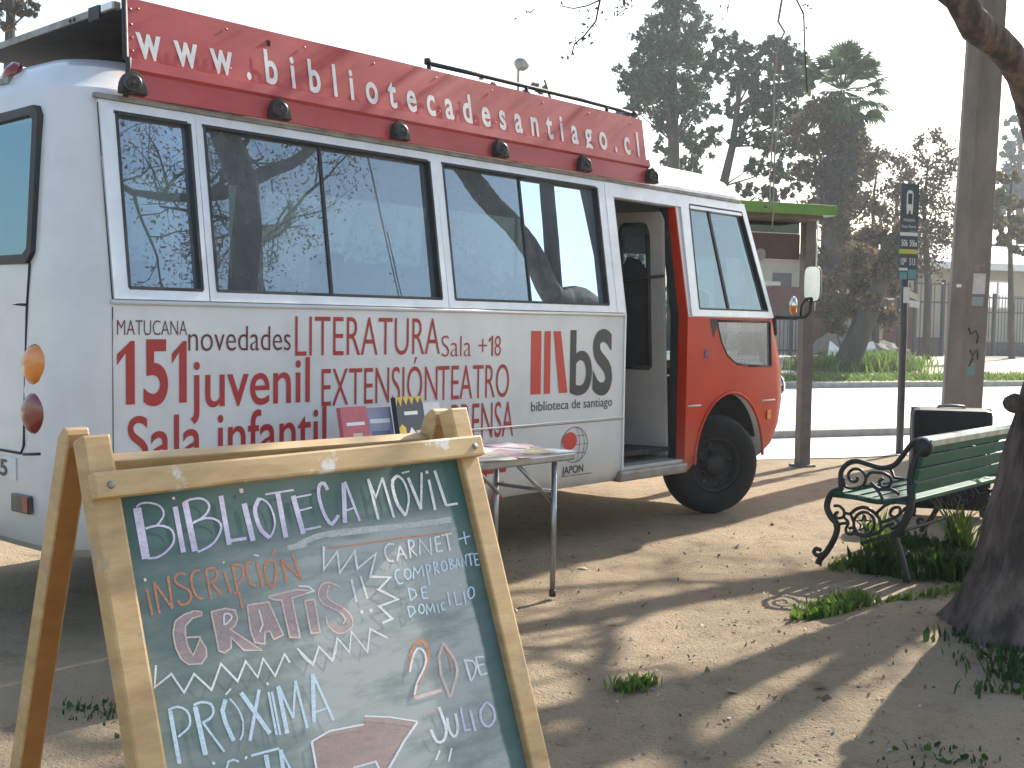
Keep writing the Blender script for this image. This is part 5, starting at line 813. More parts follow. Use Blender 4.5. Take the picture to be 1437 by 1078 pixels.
rng = random.Random(9); papers = [(1.80, .58, .24, .32, .3, .000), (1.98, .50, .22, .30, -.25, .004), (1.78, .72, .21, .29, .12, .003), (1.95, .72, .20, .16, -.1, .006), (1.62, .70, .22, .3, -.4, .002), (2.05, .45, .18, .26, .5, .0085)]
PC = [(M_paper, 'printed leaflet with curling corner'), (M_wpr, 'white sheet of paper'), (cr('rose_leaflet', (.62, .42, .44)), 'pale rose leaflet'), (cr('yellow_leaflet', (.70, .62, .34)), 'yellow folded leaflet'), (cr('cream_leaflet', (.66, .58, .46)), 'cream magazine'), (cr('red_edged_leaflet', (.68, .5, .5)), 'pinkish newspaper sheet')]
WH = ['in the middle of the pile of papers on the table', 'lying beside the cream magazine on the table', 'at the front edge of the table next to the chalkboard', 'lying near the front right corner of the table', 'lying on the table behind the top of the chalkboard', 'lying furthest right at the back of the table']
for (u, v, wx, wy, yaw, dz), (mt, lb), wh in zip(papers, PC, WH):
    mb = MB(); k = 7; Rm = Matrix.Rotation(yaw, 3, 'Z'); vs = []
    for i in range(k):
        for j in range(k):
            x, y = (i/(k-1)-.5)*wx, (j/(k-1)-.5)*wy; z = dz+.003+.028*max(0, (i/(k-1)-.55))**1.5*(j/(k-1))+.012*abs(mn.noise((x*6+u*9, y*6, 2)))
            vs.append(P(u, v, TZ+z)+Rm @ Vector((x, y, 0)))
    top = [(i*k+j, (i+1)*k+j, (i+1)*k+j+1, i*k+j+1) for i in range(k-1) for j in range(k-1)]
    mb.add(vs, top); mb.add([p-Vector((0, 0, .0025)) for p in vs], [tuple(reversed(f)) for f in top])
    for e in ([i for i in range(k)], [(k-1)*k+i for i in range(k)], [i*k for i in range(k)], [i*k+k-1 for i in range(k)]):
        for a, b_ in zip(e, e[1:]): mb.f.append((a, b_, b_+k*k, a+k*k)); mb.m.append(0); mb.sm.append(False)
    o = mb.build('leaflet', mt); o.location = BUS_O; o.rotation_euler = (0, 0, BUS_YAW); tag(o, lb+' '+wh, 'leaflet', 'papers spread on the table')

# ------------------------------------------------------------------ bench and suitcase
BP = Vector((1.78, 6.64, 0)); BF = Vector((.743, -.669, 0)).normalized(); BLn = Vector((.669, .743, 0)).normalized()
bench = empty('park_bench', BP, 0, 'park bench with scrolled black iron ends and green slats, partly behind the tree', 'bench')
def Bn(p, z, l=0.): return BF*p+BLn*l+Vector((0, 0, z))
OX, OY = 1100, 560
def bpz(x, y):
    r = ray(OX+x/4.261, OY+y/4.261); k = (BP-CAM).dot(BLn)/r.dot(BLn); q = CAM+r*k-BP; return q.dot(BF), q.z
SCR = [  # (half width in m, outline traced on the iron end)
 (.019, [(205, 985), (215, 960), (262, 905), (308, 820), (318, 752), (282, 705), (258, 640), (285, 565), (345, 540)]),
 (.013, [(262, 905), (235, 925), (200, 935), (180, 915), (195, 895), (222, 905)]),
 (.015, [(345, 545), (340, 490), (345, 430), (385, 385), (440, 372), (520, 395), (590, 412), (660, 395), (710, 340), (765, 270), (825, 242), (880, 262)]),
 (.024, [(870, 275), (810, 330), (770, 420), (760, 520), (762, 600), (740, 700), (690, 790), (655, 815)]),
 (.017, [(660, 800), (690, 890), (720, 1000), (745, 1090)]),
 (.017, [(290, 570), (420, 585), (560, 612), (680, 608), (762, 590)]),
 (.009, [(355, 470), (365, 520), (410, 535), (470, 520), (490, 470), (460, 425), (415, 420), (385, 450), (400, 490), (435, 490), (440, 465)]),
 (.009, [(490, 470), (520, 440), (560, 440), (600, 445), (640, 475), (630, 520), (590, 525), (570, 495), (595, 475)]),
 (.009, [(475, 525), (530, 520), (570, 560), (590, 600)]), (.009, [(640, 420), (660, 470), (720, 480)]), (.010, [(520, 500), (570, 540), (640, 540), (690, 570)]),
 (.010, [(400, 685), (440, 655), (490, 650), (540, 680), (575, 725), (580, 775)]),
 (.009, [(480+62*math.cos(k*.4488), 745+68*math.sin(k*.4488)) for k in range(15)]),
 (.007, [(480+r_*math.cos(-1.571+k*.6283), 745+r_*1.1*math.sin(-1.571+k*.6283)) for k in range(11) for r_ in [(48 if k % 2 == 0 else 20)]]),
 (.009, [(300, 640), (330, 640), (360, 670), (355, 705), (320, 712), (305, 690), (325, 675)]),
 (.009, [(355, 700), (385, 740), (370, 780), (385, 808), (420, 800), (415, 770), (390, 775)]), (.009, [(300, 760), (345, 745), (385, 740)]), (.010, [(420, 800), (480, 820), (560, 800), (610, 760), (660, 745)]),
 (.009, [(590, 735), (640, 720), (690, 690), (690, 650), (650, 655), (635, 690), (660, 710), (690, 745), (650, 775), (625, 750)]),
 (.009, [(690, 690), (730, 650)]), (.009, [(360, 680), (400, 690), (420, 740)]), (.009, [(545, 690), (600, 640), (640, 620)])]
def crom(pts, m=4):
    if len(pts) < 4: return pts
    o = []
    for i in range(len(pts)-1):
        p0, p1, p2, p3 = pts[max(i-1, 0)], pts[i], pts[i+1], pts[min(i+2, len(pts)-1)]
        for k in range(m):
            t = k/m; o.append(tuple(.5*((2*p1[d])+(-p0[d]+p2[d])*t+(2*p0[d]-5*p1[d]+4*p2[d]-p3[d])*t*t+(-p0[d]+3*p1[d]-3*p2[d]+p3[d])*t**3) for d in range(2)))
    o.append(pts[-1]); return o
END2D = [(hw, [bpz(*q) for q in (pts if i == 13 else crom(pts))]) for i, (hw, pts) in enumerate(SCR)]
M_gloss = pm('sunlit_pale_green', (.10, .18, .14), (.30, .36, .32), 9, .3, coat=.4)  # top rail: paler than the slats, sunlit sheen put into the colour
BENL = 1.5
for l in (0., BENL):
    mb = MB()
    for hw, pts in END2D: mb.tube([Bn(p, max(z, .015), l) for p, z in pts], hw, 8)
    mb.lathe([(.001, -.022), (.05, -.02), (.055, 0), (.05, .02), (.001, .022)], Bn(*bpz(835, 290), l), BLn, 16)
    mb.build('iron_end', M_iron, bench)
bk = [bpz(*q) for q in [(885, 262), (815, 330), (792, 395), (780, 465), (772, 545), (768, 600)]]
prof_b = [(bk[0], bk[1]), (bk[1], bk[2]), (bk[2], bk[3]), (bk[3], bk[4])]
zt_, zb_ = bk[0][1]-.005, bk[5][1]+.02; hs = (zt_-zb_)/4
for k in range(4):
    z1 = zt_-k*hs; z0 = z1-hs+.012; pz = lambda z: bk[4][0]+.02+(z-bk[4][1])*.20
    mb = MB(); a, b_ = Bn(pz(z0), z0, -.02), Bn(pz(z1), z1, -.02); th = BF*(-.024)
    mb.prism([a, b_, b_+th, a+th], BLn*(BENL+.04)); mb.build('back_slat', M_green, bench, bevel=.006)
mb = MB(); zt2 = bk[0][1]+.004; pt = bk[4][0]+.02+(zt2-bk[4][1])*.20
q = [(pt+.012, zt2-.03), (pt+.016, zt2+.004), (pt+.002, zt2+.022), (pt-.03, zt2+.026), (pt-.052, zt2+.012), (pt-.048, zt2-.008), (pt-.02, zt2-.012)]
mb.prism([Bn(p, z, -.02) for p, z in q], BLn*(BENL+.04)); mb.build('top_rail', M_gloss, bench, bevel=.004)
s0, s1 = bpz(300, 555), bpz(750, 585)
for k in range(6):
    t0 = k/6; p0_ = s0[0]+(s1[0]-s0[0])*t0; z = .475-.02*math.sin(t0*3)
    mb = MB(); mb.box(Bn(p0_+.035, z, BENL/2), (.062, BENL+.04, .022), Matrix((BF, BLn, Vector((0, 0, 1)))).transposed()); mb.build('seat_slat', M_green, bench, bevel=.004)
mb = MB(); mb.tube([Bn(.30, .20, 0), Bn(.30, .20, BENL)], .010, 8); mb.build('tie_rod', M_iron, bench)
case = empty('suitcase', (3.33, 8.62, 0), -.25, 'large black hard suitcase on wheels standing on the ground behind the bench', 'suitcase')
CW, CD, CHh = .57, .28, .76
mb = MB(); mb.box((0, 0, CHh/2+.07), (CW, CD, CHh)); mb.build('shell', M_case, case, bevel=.05)
mb = MB(); mb.box((0, 0, CHh/2+.07), (CW+.006, .016, CHh+.006)); mb.build('zip_band', M_rubber, case, bevel=.006)
for x in (-.25, .25):
    for y in (-.075, .075):
        mb = MB(); mb.lathe([(.02, -.012), (.025, 0), (.02, .012)], (x, y, .027), (1, 0, 0), 14); mb.box((x, y, .06), (.03, .03, .05)); mb.build('wheel', M_rubber, case)
mb = MB(); mb.tube([(-.10, 0, CHh+.06), (-.09, 0, CHh+.085), (0, 0, CHh+.09), (.09, 0, CHh+.085), (.10, 0, CHh+.06)], .011, 8); mb.build('handle', M_grey, case)
mb = MB(); mb.box((0, -CD/2-.002, .18), (.42, .01, .03)); mb.box((0, -CD/2-.002, .62), (.42, .01, .03)); mb.build('shell_rib', M_case, case, bevel=.004)

# ------------------------------------------------------------------ bus stop: shelter, sign, utility pole, lamp
sh = empty('bus_shelter', (2.99, 11.65, 0), math.atan2(SE.y, SE.x), 'bus stop shelter with green roof edge and dark posts beyond the front of the bus', 'bus shelter')
M_post = pm('shelter_dark_steel', (.10, .085, .08), (.15, .125, .11), 7, .6, metal=.3); M_groof = pm('shelter_green_fascia', (.13, .28, .035), (.10, .22, .03), 6, .5); M_brpan = pm('shelter_brown_panel', (.085, .045, .035), (.06, .035, .03), 5, .5)
for x in (0, -2.6):
    mb = MB(); mb.box((x, 0, 1.26), (.125, .10, 2.52)); pst = mb.build('post', M_post, sh, bevel=.006)
    mb = MB(); mb.box((x, 0, .012), (.2, .18, .024)); mb.build('base_plate', M_post, pst)
mb = MB(); mb.box((-1.50, .12, 2.575), (3.06, 1.1, .10)); mb.build('roof', M_groof, sh, bevel=.01)
mb = MB(); mb.box((-1.38, .05, 2.505), (2.6, .8, .04)); mb.build('roof_beam', M_post, sh)
mb = MB(); mb.box((-1.35, .03, 2.43), (2.5, .03, .11)); mb.build('glass_fascia', glassm('shelter_dark_glass', (.10, .13, .12), 1.5, 1.), sh)
mb = MB(); mb.box((-1.35, .03, 2.24), (2.5, .06, .26)); bp = mb.build('brown_panel', M_brpan, sh)
mb = MB(); mb.lathe([(.062, 0), (.062, .012), (.04, .014), (.036, .008)], (-.57, .0, 2.15), (0, -1, 0), 24); mb.build('round_badge', pm('badge_grey', (.4, .38, .36), (.2, .2, .2), 30), bp)
mb = MB(); mb.tube([(.09, -.03, 2.55), (.075, -.03, 1.6)], .008, 6); mb.build('drain_pipe', M_alu, sh)
sg = empty('bus_stop_sign', (4.44, 12.98, 0), 0, 'tall dark bus stop sign with route panels on a thin pole', 'sign')
mb = MB(); mb.tube([(0, 0, 0), (.0, 0, 3.0)], .042, 12); mb.build('pole', pm('sign_pole_dark', (.05, .05, .055), (.035, .035, .04), 9, .5, metal=.3), sg)
M_sgdk = pm('sign_navy', (.018, .032, .042), (.025, .04, .05), 9, .4); M_sgw = pm('sign_white_print', (.62, .63, .62), (.5, .5, .5), 20, .5); M_sgy = pm('sign_yellow_strip', (.48, .46, .05), rough=.5); M_sgt = pm('sign_teal_sheet', (.06, .20, .22), (.10, .25, .27), 12, .5)
yaw = Matrix.Rotation(.32, 3, 'Z')
def sp(x, z, d=0.): return yaw @ Vector((x, -.05-d, z))
def splate(name, x0, x1, z0, z1, mat, d0=.0, th=.02, par=None, skew=0.):
    mb = MB(); mb.prism([sp(x0, z0, d0), sp(x1, z0+skew, d0), sp(x1, z1+skew, d0), sp(x0, z1, d0)], yaw @ Vector((0, th, 0))); return mb.build(name, mat, par or sg)
K = .118/14.5
hd = splate('header_panel', -.118, .118, 2.53, 3.06, M_sgdk); rp = splate('route_panel', -.126, .118, 1.98, 2.525, M_sgdk)
splate('stripe', -.124, .112, 2.475, 2.515, M_sgw, .003, .004, rp); splate('stripe', -.124, .112, 2.275, 2.325, M_sgy, .003, .004, rp); splate('stripe', -.124, -.01, 2.085, 2.115, M_sgw, .003, .004, rp)
splate('timetable', -.0, .112, 1.99, 2.10, M_sgt, .003, .004, rp); splate('map_sheet', -.115, -.015, 1.985, 2.07, M_sgt, .003, .004, rp)
for s, x0, x1, z0, z1 in [('506', -.105, -.02, 2.36, 2.43), ('506e', .005, .105, 2.36, 2.43), ('109', -.105, -.03, 2.15, 2.225), ('513', .01, .09, 2.15, 2.225)]:
    lettering(s, x0, x1, z0, z1, '1', M_sgw, lambda u, w_: sp(u, w_, .004), rp, .02)
lettering('PARADA', -.08, .07, 2.635, 2.668, 'H', M_sgw, lambda u, w_: sp(u, w_, .002), hd, .0); lettering('Ruta Norte', -.10, .085, 2.565, 2.60, 'R', M_sgw, lambda u, w_: sp(u, w_, .002), hd, .0)
mb = MB()                                                        # bus pictogram: outline with dark screen and two feet
mb.add([sp(x, z, .002) for x, z in [(-.045, 2.76), (.035, 2.76), (.04, 2.78), (.04, 2.95), (.02, 2.985), (-.03, 2.985), (-.05, 2.95), (-.05, 2.78)]], [tuple(range(8))])
mb.add([sp(x, z, .002) for x, z in [(-.045, 2.72), (-.025, 2.72), (-.015, 2.76), (-.045, 2.76)]], [(0, 1, 2, 3)]); mb.add([sp(x, z, .002) for x, z in [(.012, 2.72), (.035, 2.72), (.035, 2.76), (.004, 2.76)]], [(0, 1, 2, 3)])
mb.add([sp(x, z, .004) for x, z in [(-.033, 2.83), (.024, 2.83), (.024, 2.95), (-.033, 2.95)]], [(0, 1, 2, 3)], 1); mb.build('bus_pictogram', [M_sgw, M_sgdk], hd, fix=False)
splate('paper_notice', -.05, .03, 1.72, 1.90, M_sgw, .0, .004); splate('paper_notice', .035, .14, 1.79, 1.86, pm('yellowed_notice', (.66, .66, .42), rough=.6), .0, .004, None, -.04); splate('paper_notice', .035, .17, 1.68, 1.755, M_wpr, .0, .004, None, -.015)
pole = empty('utility_pole', (5.10, 12.95, 0), 0, 'massive two-faced concrete utility pole behind the bench, with old posters stuck on it', 'utility pole')
pole.rotation_euler = (0, math.radians(1.6), math.radians(-14))
mb = MB(); a = [(-.22, -.15), (.07, -.15), (.22, .02), (.22, .16), (-.16, .16), (-.22, .05)]
q = [(-.205, -.10), (-.06, -.17), (-.035, -.15), (.205, -.15), (.205, .14), (-.205, .14)]
lo = [Vector((x, y, -.1)) for x, y in q]; hi = [Vector((x*.80, y*.80, 10)) for x, y in q]
mb.add(lo+hi, [(5, 4, 3, 2, 1, 0), (6, 7, 8, 9, 10, 11)]+[(i, (i+1) % 6, 6+(i+1) % 6, 6+i) for i in range(6)]); mb.build('shaft', M_concrete, pole, bevel=.012)
def poster(x0, x1, z0, z1, c, nm='poster'):
    f = lambda z: 1-.2*(z+.1)/10.1
    mb = MB(); mb.prism([Vector((x0, -.154*f(z0), z0)), Vector((x1, -.154*f(z0), z0)), Vector((x1, -.154*f(z1), z1)), Vector((x0, -.154*f(z1), z1))], (0, .003, 0)); mb.build(nm, c, pole)
poster(.02, .15, 1.83, 2.06, pm('faded_poster', (.55, .52, .52), (.42, .38, .40), 9, .8)); poster(.02, .14, 1.70, 1.80, pm('grey_blue_poster', (.2, .26, .29), (.3, .33, .34), 9, .8)); poster(.01, .10, .92, 1.06, pm('teal_paint_patch', (.10, .24, .20), (.18, .24, .2), 14, .8), 'paint_patch')
poster(.02, .13, 2.09, 2.16, pm('torn_poster', (.3, .25, .2), (.14, .11, .09), 9, .8))
for pts in ([(.00, 1.45), (.03, 1.38), (.08, 1.42), (.11, 1.36), (.10, 1.28)], [(.03, 1.20), (.06, 1.14), (.11, 1.22), (.12, 1.10)], [(.03, 1.02), (.07, 1.12)]):
    mb = MB(); mb.tube([Vector((x, -.151, z)) for x, z in pts], .011, 6, flat=.6); mb.build('graffiti_mark', M_rubber, pole)
mb = MB(); mb.prism([Vector(p) for p in ((-.15, -.135, 1.90), (-.10, -.158, 1.90), (-.10, -.158, 1.935), (-.15, -.135, 1.935))], (0, .01, 0)); mb.build('metal_tag', M_wpr, pole)
lp = at(727, 130, 30.); lp_top = at(729, 92, 30.)
lampo = empty('street_lamp', (lp.x, lp.y, 0), 0, 'slender street lamp with round head rising behind the roof of the bus', 'street lamp')
mb = MB(); mb.tube([(0, 0, 0), (0, 0, lp_top.z-.1), (.06, 0, lp_top.z+.02)], [.06, .035, .03], 8); mb.build('pole', M_grey, lampo)
mb = MB(); mb.lathe([(.001, -.16), (.10, -.14), (.19, -.05), (.21, .03), (.16, .12), (.07, .16), (.001, .165)], (.08, 0, lp_top.z+.02), (.25, 0, 1), 20); mb.build('lamp_head', M_grey, lampo)
# ------------------------------------------------------------------ across the street: house, walls, fence, rubbish
def sxy(x, p, z=0.):      # point on the street-parallel line p metres across, seen at pixel column x
    r = ray(x, 470.); k = p/(r.x*SP.x+r.y*SP.y); q = Vector((r.x*k, r.y*k, z)); return q
def spar(q): return q.dot(SE)
SYAW = math.atan2(SE.y, SE.x); SR = Matrix.Rotation(SYAW, 3, 'Z')
def slab(mb, s0, s1, p0, p1, z0, z1, mi=0):
    a = [st(s0, p0, z0), st(s1, p0, z0), st(s1, p1, z0), st(s0, p1, z0)]; return mb.prism(a, (0, 0, z1-z0), mi)
M_plaster = pm('cream_plaster', (.42, .37, .29), (.34, .30, .235), 1.2, .9, bmp=.1, bscale=14); M_white_w = pm('whitewashed_board', (.72, .72, .70), (.62, .62, .60), 3, .7)
M_roofm = pm('grey_zinc_roof', (.34, .37, .40), (.26, .29, .32), 2, .5, stretch=(1, 6, 1)); M_maroon = pm('maroon_wall_paint', (.14, .04, .035), (.10, .035, .03), 1.5, .8, bmp=.1)
M_bar = pm('fence_dark_paint', (.045, .05, .055), (.07, .07, .07), 9, .6, metal=.3); M_wind = glassm('house_window_glass', (.35, .4, .42), 1.6, 1.6)
S = lambda x, p: spar(sxy(x, p))
house = empty('house', st(S(1370, 38), 38, .46), 0, 'low cream house with white eaves and grey roof behind the fence on the right', 'house')
def hb(mb, s0, s1, p0, p1, z0, z1): return slab(mb, s0, s1, p0, p1, z0, z1)
def fin(name, mb, mat, par, bevel=0.):
    o = mb.build(name, mat, None, bevel=bevel); off = par.location; 
    o.data.transform(Matrix.Translation(-off)); o.parent = par; return o
hs0, hs1 = S(1278, 38), S(1437, 38)+14
w0_, w1_ = S(1383, 38), S(1417, 38)
mb = MB(); hb(mb, hs0, w0_, 38, 38.25, .3, 4.0); hb(mb, w1_, hs1, 38, 38.25, .3, 4.0); hb(mb, w0_, w1_, 38, 38.25, .3, 2.35); hb(mb, w0_, w1_, 38, 38.25, 3.55, 4.0); hb(mb, hs0, hs0+.25, 38.25, 45, .3, 4.0); hb(mb, hs0, hs1, 45, 45.25, .3, 4.0); fin('wall', mb, M_plaster, house)
mb = MB(); hb(mb, w0_, w1_, 38.06, 38.12, 2.35, 2.42); hb(mb, w0_, w1_, 38.06, 38.12, 3.48, 3.55); hb(mb, w0_, w0_+.08, 38.06, 38.12, 2.42, 3.48); hb(mb, w1_-.08, w1_, 38.06, 38.12, 2.42, 3.48); hb(mb, (w0_+w1_)/2-.03, (w0_+w1_)/2+.03, 38.06, 38.12, 2.42, 3.48); wf = fin('window', mb, M_white_w, house)
mb = MB(); mb.add([st(w0_+.05, 38.09, 2.4), st(w1_-.05, 38.09, 2.4), st(w1_-.05, 38.09, 3.5), st(w0_+.05, 38.09, 3.5)], [(0, 1, 2, 3)]); o = fin('pane', mb, M_wind, house); o.parent = wf
mb = MB(); hb(mb, hs0-.5, hs1, 37.2, 37.28, 3.93, 4.22); fin('eave_board', mb, M_white_w, house)
mb = MB(); a = [st(hs0-.5, 37.25, 4.2), st(hs1, 37.25, 4.2), st(hs1, 41.7, 5.35), st(hs0-.5, 41.7, 5.35)]; b_ = [st(hs0-.5, 46.2, 4.2), st(hs1, 46.2, 4.2)]
mb.add(a+b_, [(0, 1, 2, 3), (3, 2, 5, 4)]); mb.add([p-Vector((0, 0, .06)) for p in a+b_], [(3, 2, 1, 0), (4, 5, 2, 3)]); rf = fin('roof', mb, M_roofm, house)
mb = MB(); mb.tube([st(hs0-.5, 41.7, 5.38), st(hs1, 41.7, 5.38)], .09, 8); o = fin('ridge_cap', mb, M_grey, house); o.parent = rf
hs2 = empty('house', st(S(1180, 44), 44, .46), 0, 'pale sunlit house with dark eaves half hidden behind the maroon wall and the trees', 'house')
a0, a1 = S(1035, 44), S(1285, 44)
mb = MB(); hb(mb, a0, a1, 44, 50, .3, 4.6); fin('wall', mb, pm('pale_lime_wall', (.66, .62, .50), (.55, .52, .42), 1.2, .9), hs2)
mb = MB(); hb(mb, a0-.4, a1+.4, 43.4, 50.4, 4.6, 4.75); fin('roof', mb, M_roofm, hs2)
for x in (1095, 1220, 1255):
    mb = MB(); s_ = S(x, 44); hb(mb, s_-.5, s_+.5, 43.96, 44.0, 3.0, 3.9); fin('window', mb, pm('dim_window_%d' % x, (.08, .09, .10), rough=.3), hs2)
mw = empty('garden_wall', st(S(1170, 36), 36, .46), 0, 'maroon painted wall with white coping behind the fence and the leaning tree', 'wall')
b0_, b1_ = S(1045, 36), S(1284, 36)
mb = MB(); hb(mb, b0_, b1_, 36, 36.2, .3, 2.95); fin('wall_face', mb, M_maroon, mw)
mb = MB(); hb(mb, S(1060, 36), S(1092, 36), 35.93, 36.25, 2.98, 3.12); hb(mb, S(1190, 36), S(1218, 36), 35.95, 36.0, 2.55, 2.66); hb(mb, S(1228, 36), S(1252, 36), 35.95, 36.0, 2.55, 2.63); fin('white_coping', mb, M_white_w, mw)
def fence(x0, x1, p, z0, z1, label, step=.13, posts=()):
    f = empty('bar_fence', st(S((x0+x1)/2, p), p, z0), 0, label, 'fence', 'dark bar fences across the street'); s0, s1 = S(x0, p), S(x1, p); mb = MB()
    n = int((s1-s0)/step)
    for i in range(n+1): s_ = s0+(s1-s0)*i/n; slab(mb, s_-.011, s_+.011, p-.011, p+.011, z0, z1)
    fin('bar', mb, M_bar, f); mb = MB()
    for z in (z0+.18, z0+(z1-z0)*.72, z1-.10): slab(mb, s0, s1, p-.02, p-.0115, z-.025, z+.025)
    fin('rail', mb, M_bar, f)
    for x in posts: mb = MB(); s_ = S(x, p); slab(mb, s_-.05, s_+.05, p-.05, p+.05, z0-.1, z1+.06); fin('post', mb, M_bar, f)
    return f
f1 = fence(1378, 1470, 33.5, .46, 2.75, 'dark iron bar fence in front of the cream house, right of the utility pole', .15, (1394, 1450))
mb = MB(); slab(mb, S(1378, 33.5), S(1470, 33.5), 33.56, 33.7, .3, 1.0); fin('plinth', mb, pm('dark_plinth', (.07, .085, .10), (.1, .11, .12), 3, .9), f1)
fence(1060, 1122, 33.5, .46, 2.2, 'dark iron bar fence just in front of the bus nose, left of the big trunk', .15, (1074, 1110))
gt = fence(1281, 1338, 33.5, .46, 3.2, 'tall dark bar gate left of the utility pole', .30, (1283, 1303, 1322)); gt['category'] = 'gate'; gt.name = 'bar_gate'
mb = MB(); slab(mb, S(1283, 33.5), S(1322, 33.5), 33.56, 33.6, .46, 1.15); fin('sheet_panel', mb, pm('gate_sheet', (.09, .08, .08), rough=.7), gt)
pw = empty('grey_wall', st(S(1090, 37), 37, .46), 0); pw.name = 'block_wall'; tag(pw, 'pale grey block wall seen through the fence by the bus nose', 'wall')
mb = MB(); hb(mb, S(1040, 35), S(1120, 35), 35, 35.2, .3, 1.75); fin('block_face', mb, pm('grey_blockwork', (.36, .35, .34), (.28, .27, .26), 2, .9), pw)
# rubbish heap by the leaning tree
def slump(name, x, y, w_, h_, mat, label, cat, seed, grp=None):
    Y = 0; 
    c = sxy(x, 31.5, 0); c.z = vz(31.5); rs = random.Random(seed); mb = MB(); bm = bmesh.new(); bmesh.ops.create_icosphere(bm, subdivisions=3, radius=1.)
    for v in bm.verts:
        n = 1+.45*mn.noise(v.co*2.3+Vector((seed, 0, 0)))+.2*mn.noise(v.co*6.); v.co = Vector((v.co.x*w_*n, v.co.y*w_*.7*n, max(-.05, v.co.z*h_*n)))
    me = bpy.data.meshes.new(name); bm.to_mesh(me); bm.free(); me.materials.append(mat); o = bpy.data.objects.new(name, me); COL.objects.link(o); o.location = c; o.rotation_euler = (0, 0, SYAW); return tag(o, label, cat, grp)
slump('rubble_heap', 1228, 460, 1.35, .62, pm('rubble', (.30, .27, .24), (.06, .055, .05), 5., .95, bmp=1., bscale=14, bdist=.08), 'low dark heap of rubble and rubbish beside the leaning tree', 'rubble', 3)
def plank(x, p, z, L, wd, th, yaw, pitch, roll, mat, name, label, cat, grp=None):
    mb = MB(); mb.box((0, 0, 0), (L, th, wd)); o = mb.build(name, mat, None, bevel=.01); q = sxy(x, p, 0); o.location = (q.x, q.y, vz(p)+z); o.rotation_euler = (roll, pitch, SYAW+yaw); return tag(o, label, cat, grp)
M_old = woodm('old_grey_timber', (.26, .20, .15), (.20, .15, .11), (.13, .10, .08), (3, 3, 3)); M_card = pm('brown_cardboard', (.36, .27, .16), (.28, .21, .13), 5, .8)
plank(1172, 31.0, .75, 1.5, .5, .05, .1, -.5, -.5, M_old, 'old_board', 'grey weathered board propped against the rubbish heap, upper left', 'board', 'boards dumped by the tree')
plank(1160, 30.6, .50, 1.3, .35, .04, -.1, -.25, -.7, M_old, 'old_board', 'weathered board lying lowest at the left of the rubbish heap', 'board', 'boards dumped by the tree')
plank(1172, 30.3, .28, .62, .55, .03, .2, .5, -.3, M_white_w, 'broken_sheet', 'pale broken panel leaning at the left foot of the leaning tree', 'panel')
plank(1213, 30.6, .38, .85, .4, .03, -.1, -.2, -.4, M_white_w, 'broken_sheet', 'pale broken panel lying just right of the leaning trunk', 'panel')
bx = MB(); bx.box((0, 0, 0), (.62, .5, .62)); bx.box((.05, -.30, .30), (.56, .14, .012), Matrix.Rotation(.7, 3, 'X')); bx.box((.0, .30, .30), (.56, .14, .012), Matrix.Rotation(-.6, 3, 'X'))
o = bx.build('cardboard_box', M_card, None, bevel=.01); q = sxy(1222, 31.6); o.location = (q.x, q.y, vz(31.6)+.85); o.rotation_euler = (.1, -.12, SYAW+.3); tag(o, 'open cardboard box on top of the rubbish heap', 'box')
rs = random.Random(5)
kinds = ['white rag', 'pale stone', 'plastic scrap', 'torn white bag', 'pale brick', 'crumpled paper', 'broken tile']
for i in range(7):
    bm = bmesh.new(); bmesh.ops.create_icosphere(bm, subdivisions=2, radius=.11)
    for v in bm.verts: v.co *= 1+.5*mn.noise(v.co*9+Vector((i*3, 0, 0))); v.co.z *= .6
    me = bpy.data.meshes.new('litter'); bm.to_mesh(me); bm.free(); me.materials.append(M_white_w); o = bpy.data.objects.new('litter', me); COL.objects.link(o)
    p_ = 29.6+.12*i; q = sxy(1196+12*i+rs.uniform(-3, 3), p_); o.location = (q.x, q.y, vz(p_)+.06); tag(o, 'small pale scrap of litter lying in front of the rubble heap', 'litter', 'pale litter by the rubble heap')

# ------------------------------------------------------------------ trees
def clump_tree(name, label, base, trunkpts, trad, clumps, leafmat, n_leaf, size, seed, grp='trees across the street', limbs=True, bark=M_trunk, aspect=1.5, fill=.45, jit=.13):
    """clumps: world-space (centre, radius). Leaves gather in small sprays spread through each clump."""
    base = Vector(base); t = empty(name, base, 0, label, 'tree', grp); rs = np.random.RandomState(seed); rr = random.Random(seed)
    mb = MB(); pts = [Vector(p)-base for p in trunkpts]; mb.tube(pts, [trad*(1-.75*i/(len(pts)-1)) for i in range(len(pts))], 10, jitter=.06, rng=rr)
    tot = sum(r**2.2 for c, r in clumps); C = []; 
    for c, r in clumps:
        c = Vector(c)-base
        if limbs:
            j = min(range(len(pts)), key=lambda k: (pts[k]-c).length+max(0, pts[k].z-c.z+.3)*3); s_ = pts[j]; m1 = s_.lerp(c, .5)+Vector((rr.uniform(-.15, .15), rr.uniform(-.15, .15), rr.uniform(-.1, .3)))*r
            rad = max(.02, trad*.28*min(1.2, r)); mb.tube([s_, m1, c+Vector((0, 0, r*.3))], [rad, rad*.65, rad*.2], 6)
        n = max(1, int(n_leaf*r**2.2/tot)); ns = max(4, int(n/44)); d = rs.normal(size=(ns, 3)); d /= np.linalg.norm(d, axis=1)[:, None]; d *= (rs.uniform(.12, 1., size=(ns, 1))**fill)*r*np.array([1., 1., .8])
        for q in d:
            k = n//ns; C.append(np.array(c)+q+rs.normal(size=(k, 3))*r*jit+np.array([0, 0, -.03]))
            if limbs and rr.random() < .35: mb.tube([c, c+Vector(q)], [.02*max(.6, r), .006], 4, cap=False)
    mb.build('trunk', bark, t); C = np.concatenate(C); quads('crown', C, None, rs.uniform(.6, 1.3, size=len(C))*size, leafmat, t, aspect, seed)
    return t
